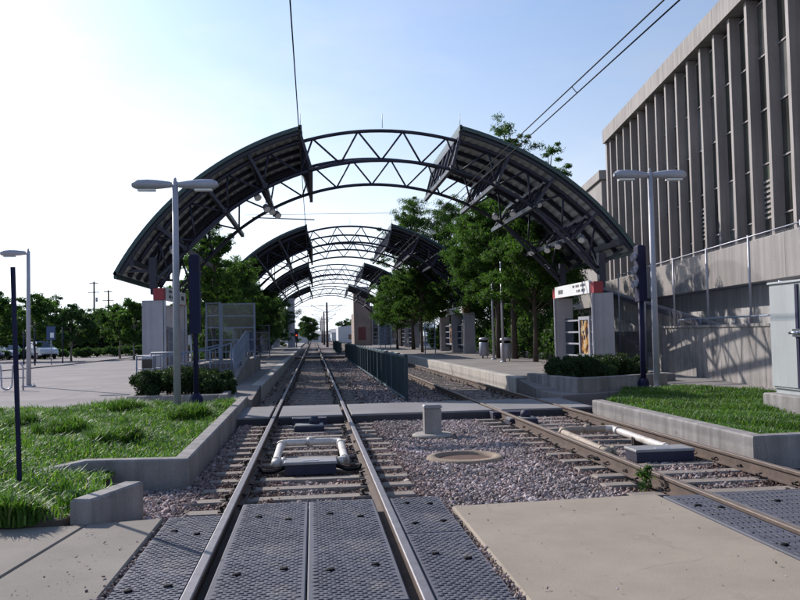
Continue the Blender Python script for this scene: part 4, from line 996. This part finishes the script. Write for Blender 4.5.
# benches
def bench(label,x,y,rz):
    t=root('bench',(x,y,.25),label,'bench','dark blue platform benches',rz)
    b=MB(); b.box(-.9,.9,-.22,.22,.42,.47,0,.02); b.build('seat',M['bluepost'],t)
    b=MB(); b.bar((-.9,.24,.5),(.9,.24,.5),.04,.1); 
    b.box(-.9,.9,.2,.25,.55,.9); b.build('backrest',M['bluepost'],t)
    for s in (-1,1):
        c=MB(); c.tube([(s*.75,-.2,0),(s*.75,-.2,.62),(s*.75,-.1,.68),(s*.75,.2,.66),(s*.75,.26,.9)],.03,8); c.tube([(s*.75,.2,0),(s*.75,.2,.66)],.03,8); c.build('side_frame',M['bluegrey'],t)
bench('dark blue bench in the shade of the third right portal',9.4,80,PI/2)
bench('dark blue bench on the left platform under the trees',-3.6,45,-PI/2)
bench('dark blue bench further along the left platform',-3.6,54,-PI/2)
def bin_(label,x,y):
    t=root('litter_bin',(x,y,.25),label,'litter bin','grey litter bins on the right platform')
    b=MB()
    for a in range(3): b.tube([(.16*math.cos(a*2.1),.16*math.sin(a*2.1),0),(.16*math.cos(a*2.1),.16*math.sin(a*2.1),.14)],.025,6)
    b.build('foot',M['clip'],t)
    b=MB(); b.lathe([(.24,.12),(.26,.14),(.27,.82),(.255,.84)],20); b.build('body',M['galv'],t)
    b=MB(); b.lathe([(.2,.842),(.2,.96)],16); b.build('opening',M['rubber'],t)
    b=MB(); b.lathe([(.28,.962),(.28,1.02),(.25,1.07),(.1,1.10)],20); b.build('lid',M['galv'],t)
bin_('grey cylindrical litter bin nearer the shrubs',9.0,38.3); bin_('grey cylindrical litter bin nearer the second portal',9.0,43.3)
for i,(x,y,h,lab) in enumerate([(8.6,37.2,4.6,'slim pale platform post right of the nearer litter bin'),(9.0,41,4.4,'slim pale platform post between the litter bins')]):
    b=MB(); b.tube([(0,0,0),(0,0,h)],[.06,.045],10); b.lathe([(.14,0),(.14,.03),(.08,.06)],12); o=b.build('platform_post',M['galv'],loc=(x,y,.25)); tag(o,lab,'post','slim platform posts')
# bicycle rack
t=root('bike_rack',(-10.9,29.3,0),'wavy steel bicycle rack at the left edge of the plaza','bicycle rack')
b=MB(); pts=[(-2.1,0,0),(-2.1,0,.75)]
for i in range(9):
    x0=-2.1+i*.36; top=i%2==0
    for k in range(1,7):
        a=PI*k/6; pts.append((x0+.18-.18*math.cos(a),0,(.75+.18*math.sin(a)) if top else (.2-.16*math.sin(a))))
pts.append((1.14,0,0)); b.tube(pts,.03,8); b.tube([(-2.1,0,0),(-2.1,0,.1)],.06,8); b.build('wave_bar',M['galv'],t)
b=MB(); b.tube([(-2.2,.0,.42),(1.2,0,.42)],.02,6); b.build('cross_bar',M['galv'],t)

# ---------------------------------------------------------------- cars
def car(name,label,x,y,rz,paint,kind):
    t=root(name,(x,y,-.06),label,'car','cars parked beyond the plaza',rz)
    if kind=='van': prof=[(-2.3,.35),(-2.35,.8),(-2.25,1.0),(-1.95,1.62),(-1.7,1.72),(.55,1.74),(1.25,1.12),(2.1,.98),(2.35,.78),(2.4,.4)]; glass=[(-1.95,1.05),(-1.75,1.6),(.5,1.63),(1.05,1.1)]
    else: prof=[(-2.25,.35),(-2.3,.72),(-2.2,.92),(-1.5,.98),(-.95,1.38),(.35,1.40),(1.05,.96),(2.0,.84),(2.25,.66),(2.3,.38)]; glass=[(-1.35,1.0),(-.85,1.32),(.3,1.34),(.85,.98)]
    b=MB(); n=len(prof); W=.86
    def hw(z): return W-(max(0,z-.9)*.26)
    vs=[(x_,-hw(z),z) for x_,z in prof]+[(x_,hw(z),z) for x_,z in prof]
    fs=[tuple(range(n)),tuple(range(2*n-1,n-1,-1))]
    for i in range(n-1): fs.append((i,n+i,n+i+1,i+1))
    fs.append((n-1,2*n-1,n,0)); b.add(vs,fs); bd=b.build('body',paint,t)
    for s in (-1,1):
        g=MB(); g.add([(x_,s*(hw(z)+.008),z) for x_,z in glass],[(0,1,2,3)] if s<0 else [(3,2,1,0)]); g.build('side_window',M['carglass'],bd)
    p=[q for q in prof if q[1]>.9]
    w=MB(); (xa,za),(xb,zb)=(prof[5],prof[6]); w.add([(xa+.06,-hw(za)+.08,za-.04),(xb-.06,-hw(zb)+.06,zb+.05),(xb-.06,hw(zb)-.06,zb+.05),(xa+.06,hw(za)-.08,za-.04)],[(0,1,2,3)])
    for q in range(4): xx,yy,zz=w.v[q]; w.v[q]=(xx+.02,yy,zz+.02)
    w.build('windscreen',M['carglass'],bd)
    for s in (-1,1):
        h=MB(); h.box(2.24,2.37,s*.62-.17,s*.62+.17,.62,.76); h.build('headlight',M['lens'],bd)
        for xx in (-1.4,1.4):
            k=MB(); k.tube([(xx,s*.70,.33),(xx,s*.875,.33)],.33,18); wh=k.build('wheel',M['tyre'],t); k=MB(); k.tube([(xx,s*.876,.33),(xx,s*.885,.33)],.19,14); k.build('rim',M['galv'],wh)
    k=MB(); k.box(2.3,2.43,-.7,.7,.38,.52,0,.02); k.build('bumper',M['tyre'],t)
car('minivan','pale minivan parked beyond the far lamp post',-26.6,85,-.95,M['carwhite'],'van')
car('parked_car','silver white sedan parked between the blue car and the minivan',-30.0,86,-.75,M['carsilver'],'sedan')
car('parked_car','dark blue sedan cut off by the left edge',-31.3,82,-.5,M['carblue'],'sedan')

# ---------------------------------------------------------------- building on the right
BA=R_(-7.41)
t=root('office_building',(0,0,0),'long concrete office block with vertical fins and deep roof fascia','building',None,BA)
U0,U1,V,PT=14.0,57.6,13.1,1.8
b=MB(); b.box(V+.9,V+26,U0,U1-.05,3.0,14.9); b.build('core_wall',M['bldg'],t)
b=MB(); b.box(V-.15,V+26.25,U0-.3,U1-.33,14.46,15.33)
for k in range(12): b.box(V-.22,V-.148,U1-.3-(k+1)*3.6+.012,U1-.3-k*3.6-.012,14.45,15.38,0,.01)
b.box(V-.147,V+26.3,U0-.3,U1-.3,15.333,15.38)
b.build('roof_fascia',M['bldg'],t)
b=MB(); b.box(V-.05,V+.9,U1-.75,U1-.36,3.6,14.45); b.build('corner_pier',M['fin'],t)
nb=int((U1-U0-1)/PT); brn=random.Random(5)
for i in range(nb):
    uu=U1-1.55-i*PT
    b=MB(); b.prism([(V,uu-.12),(V+.48,uu-.12),(V+.48,uu+.12),(V,uu+.12)],3.6,14.44,0,0)
    b.build('fin',M['fin'],t)
    a,c=uu-PT+.122,uu-.122
    b=MB(); g=V+.42
    for k in range(5):
        z0,z1=3.7+k*2.1,3.7+(k+1)*2.1-.05; b.box(g,g+.03,a,c,z0,z1,0 if brn.random()<.6 else 1 if brn.random()<.6 else 2)
    wdw=b.build('window',[M['glassd'],M['glassblind'],M['glassgreen']],t)
    for k in range(6): m_=MB(); zz=3.7+k*2.1-.025; m_.box(g-.05,g+.03,a,c,zz-.028,zz+.028); m_.build('transom',M['fin'],wdw)
    if i in (9,13):
        l=MB()
        for k in range(8): z=5.75+k*.2; l.box(g-.045,g-.005,a+.05,c-.05,z,z+.09)
        l.build('louvre',M['bldg'],wdw)
# terrace parapet, undercroft
b=MB()
for k in range(20): b.box(11.55,11.95,12+k*3.6+.01,12+(k+1)*3.6-.01,3.15,4.6,0,.03)
b.build('terrace_parapet',M['bldg'],t)
b=MB(); b.box(11.953,V+2,12,82,3.2,3.6); b.box(12.81,13.0,12,82,-.2,3.15); b.build('terrace_slab',M['under'],t)
b=MB()
for i in range(36): 
    u_=12+i*1.94; b.box(12.5,12.8,u_,u_+1.9,-.2,3.14)
b.build('undercroft_wall',M['under'],t)
# neighbouring lower block behind
t2=root('lower_building',(0,0,0),'lower pale block seen behind the office block corner','building',None,BA)
b=MB(); b.box(14.2,40,64,90,0,13.2,0,.05); b.build('wall',M['bldg'],t2); b=MB(); b.box(14.0,40.2,63.8,90.2,13.2,13.9,0,.03); b.build('roof_edge',M['bldg'],t2)
# retaining wall with chain link fence
t=root('retaining_wall',(0,0,0),'panelled concrete retaining wall below the office block','retaining wall',None,BA)
b=MB()
for i in range(10):
    u_=15.5+i*1.62; b.box(9.0,9.3,u_,u_+1.6,-.2,1.62,0,.008)
b.build('panel',M['wallc'],t); b=MB(); b.box(8.96,9.34,15.5,31.7,1.622,1.70,0,.01); b.build('coping',M['wallc'],t)
b=MB(); b.prism([(9.3,15.5),(11.5,15.5),(11.5,31.7),(9.3,31.7)],-.2,1.5); b.build('fill',M['under'],t)
t=root('chain_link_fence',(0,0,0),'tall chain link fence on slim posts in front of the office parapet','fence',None,BA)
us=(16.9,20.0,23.2,26.6,30.1,34,38.4)
for u_ in us:
    z=1.7 if u_<31 else .0
    b=MB(); b.tube([(9.15,u_,z),(9.15,u_,4.15)],.035,8); b.build('post',M['galv'],t)
b=MB(); b.tube([(9.15,us[0],4.1),(9.15,us[-1],4.1)],.02,6); b.build('top_rail',M['galv'],t)
b=MB(); b.quad((9.19,us[0],1.72),(9.19,30.9,1.72),(9.19,30.9,4.1),(9.19,us[0],4.1)); b.quad((9.19,30.9,.3),(9.19,us[-1],.3),(9.19,us[-1],4.1),(9.19,30.9,4.1)); b.build('wire_mesh',M['link'],t)
railing('wall_railing','low pipe railing on top of the retaining wall',[],.5) if False else None
t=root('pipe_railing',(0,0,0),'low pipe railing along the retaining wall coping','railing',None,BA)
b=MB(); b.tube([(9.02,17,1.9),(9.02,29.2,1.9)],.025,8); b.build('rail',M['bluegrey'],t)
for u_ in (17,19.4,20.9,24,27,29.2):
    b=MB(); b.tube([(9.02,u_,1.70),(9.02,u_,1.9)],.022,8); b.build('post',M['bluegrey'],t)
t=root('outdoor_stair',(0,0,0),'concrete stair rising left beside the retaining wall','stairs',None,BA)
b=MB(); b.add([(9.9,27,1.55),(9.9,46,3.9),(9.9,46,2.7),(9.9,33,1.1),(10.2,27,1.55),(10.2,46,3.9),(10.2,46,2.7),(10.2,33,1.1)],[(0,1,2,3),(7,6,5,4),(0,4,5,1),(1,5,6,2),(2,6,7,3),(3,7,4,0)]); b.build('stringer',M['wallc'],t)
b=MB(); b.add([(9.62,27,1.62),(9.62,46,3.95),(9.62,46,3.75),(9.62,27,1.42),(9.88,27,1.62),(9.88,46,3.95),(9.88,46,3.75),(9.88,27,1.42)],[(0,1,2,3),(7,6,5,4),(0,4,5,1),(1,5,6,2),(2,6,7,3),(3,7,4,0)]); b.build('handrail_beam',M['boxdark'],t)
b=MB()
for i in range(10): b.box(9.35,9.6,32+i*.9,32+(i+1)*.9-.003,0,.16+i*.15)
b.build('step',M['platform'],t)
b=MB(); b.box(10.6,10.85,31.9,48,0,1.5,0,.02); b.build('back_wall',M['wallc'],t)

# ---------------------------------------------------------------- far end of the line
t=root('concrete_pylon',(-2.75,108,0),'tall slim concrete pylon at the left platform end','pylon')
b=MB(); b.box(-.45,.45,-.5,.5,-.2,6.3,0,.03); b.build('shaft',M['pier'],t); b=MB(); b.box(-.55,.55,-.6,.6,6.303,6.5,0,.02); b.build('cap',M['pier'],t)
t=root('track_signal',(-2.05,104,0),'small track signal glowing red in front of the pylon','track signal')
b=MB(); b.tube([(0,0,0),(0,0,1.6)],.06,8); b.build('post',M['bluepost'],t); b=MB(); b.box(-.2,.2,-.15,.15,1.3,2.4,0,.03); h=b.build('head',M['boxdark'],t); b=MB(); b.tube([(0,-.155,1.75),(0,-.17,1.75)],.1,14); b.build('red_lamp',M['redlamp'],h)
t=root('brick_building',(8.2,138,-.2),'tan brick building with corner tower past the right platform','building')
b=MB(); b.box(0,10,0,40,0,6.2,0,.05); b.build('wall',M['brick'],t)
b=MB(); b.box(-1.5,1.2,-2.2,-.01,0,9.1,0,.05); b.build('tower',M['brick'],t); b=MB(); b.box(-1.75,1.45,-2.45,.05,9.103,9.7,0,.08); b.build('tower_cornice',M['pier'],t)
b=MB(); b.box(1.25,10.2,-.25,40.2,6.203,6.6,0,.05); b.build('roof_cornice',M['pier'],t)
for i in range(3):
    for k in range(2):
        b=MB(); x0=1.9+i*2.6; z0=1.1+k*3.1; b.box(x0,x0+1.3,-.03,.05,z0,z0+1.9); wv=b.build('window',M['glassd'],t); c=MB(); c.box(x0-.1,x0+1.4,-.08,-.001,z0-.18,z0-.02); c.build('sill',M['pier'],wv)
b=MB(); b.box(-.8,.4,-2.24,-2.2,1.0,3.1); b.build('red_banner',M['banner'],t)
t=root('warehouse',(6.2,205,-.2),'low pale warehouse in the distance between the tracks and brick building','building')
b=MB(); b.add([(0,0,0),(9,0,0),(9,20,0),(0,20,0),(0,0,3.9),(9,0,4.9),(9,20,4.9),(0,20,3.9)],[(3,2,1,0),(4,5,6,7),(0,1,5,4),(1,2,6,5),(2,3,7,6),(3,0,4,7)]); b.build('wall',M['sheet'],t)
for x0 in (2.5,5.5): 
    b=MB(); b.box(x0,x0+1.0,-.04,.02,.8,2.0); b.build('window',M['glassd'],t)
for i,(x,y,w_,h,lab) in enumerate([(-2,240,7,3.2,'tiny grey house at the vanishing point left of the line'),(6,270,8,4.0,'tiny pale house at the vanishing point'),(-8,210,7,3.5,'distant low grey building behind the round tree')]):
    t=root('distant_house',(x,y,-.2),lab,'house'); b=MB(); b.box(0,w_,0,8,0,h*.7); b.build('wall',M['sheet'],t)
    b=MB(); b.add([(-.3,-.3,h*.7+.003),(w_+.3,-.3,h*.7+.003),(w_+.3,8.3,h*.7+.003),(-.3,8.3,h*.7+.003),(-.3,4,h),(w_+.3,4,h)],[(3,2,1,0),(0,1,5,4),(2,3,4,5),(1,2,5),(3,0,4)]); b.build('roof',M['under'],t)
    b=MB(); b.box(w_*.3,w_*.5,-.04,.02,.6,1.7); b.build('window',M['glassd'],t)
for i,(x,y,h,rad,lab) in enumerate([(12,290,7,5,'far grey green tree right of the line'),(-14,300,7,6,'far grey green tree left of the line'),(-24,270,8,6,'far dark tree left of the round tree')]):
    tree('far_tree',lab,x,y,-.3,h,rad,1,300+i,80,110,.5,'leafd','far trees at the end of the line')
# dark block behind the left platform trees
t=root('low_building',(-19,112,-.2),'dark low building behind the left platform trees','building')
b=MB(); b.box(0,13.5,0,12,0,5.6,0,.05); b.build('wall',M['under'],t); b=MB(); b.box(-.3,13.8,-.3,12.3,5.603,6.0,0,.03); b.build('roof_edge',M['bldg'],t)
for k in range(4): b=MB(); b.box(1.2+k*3,2.8+k*3,-.04,.03,1,2.8); b.build('window',M['glassd'],t)
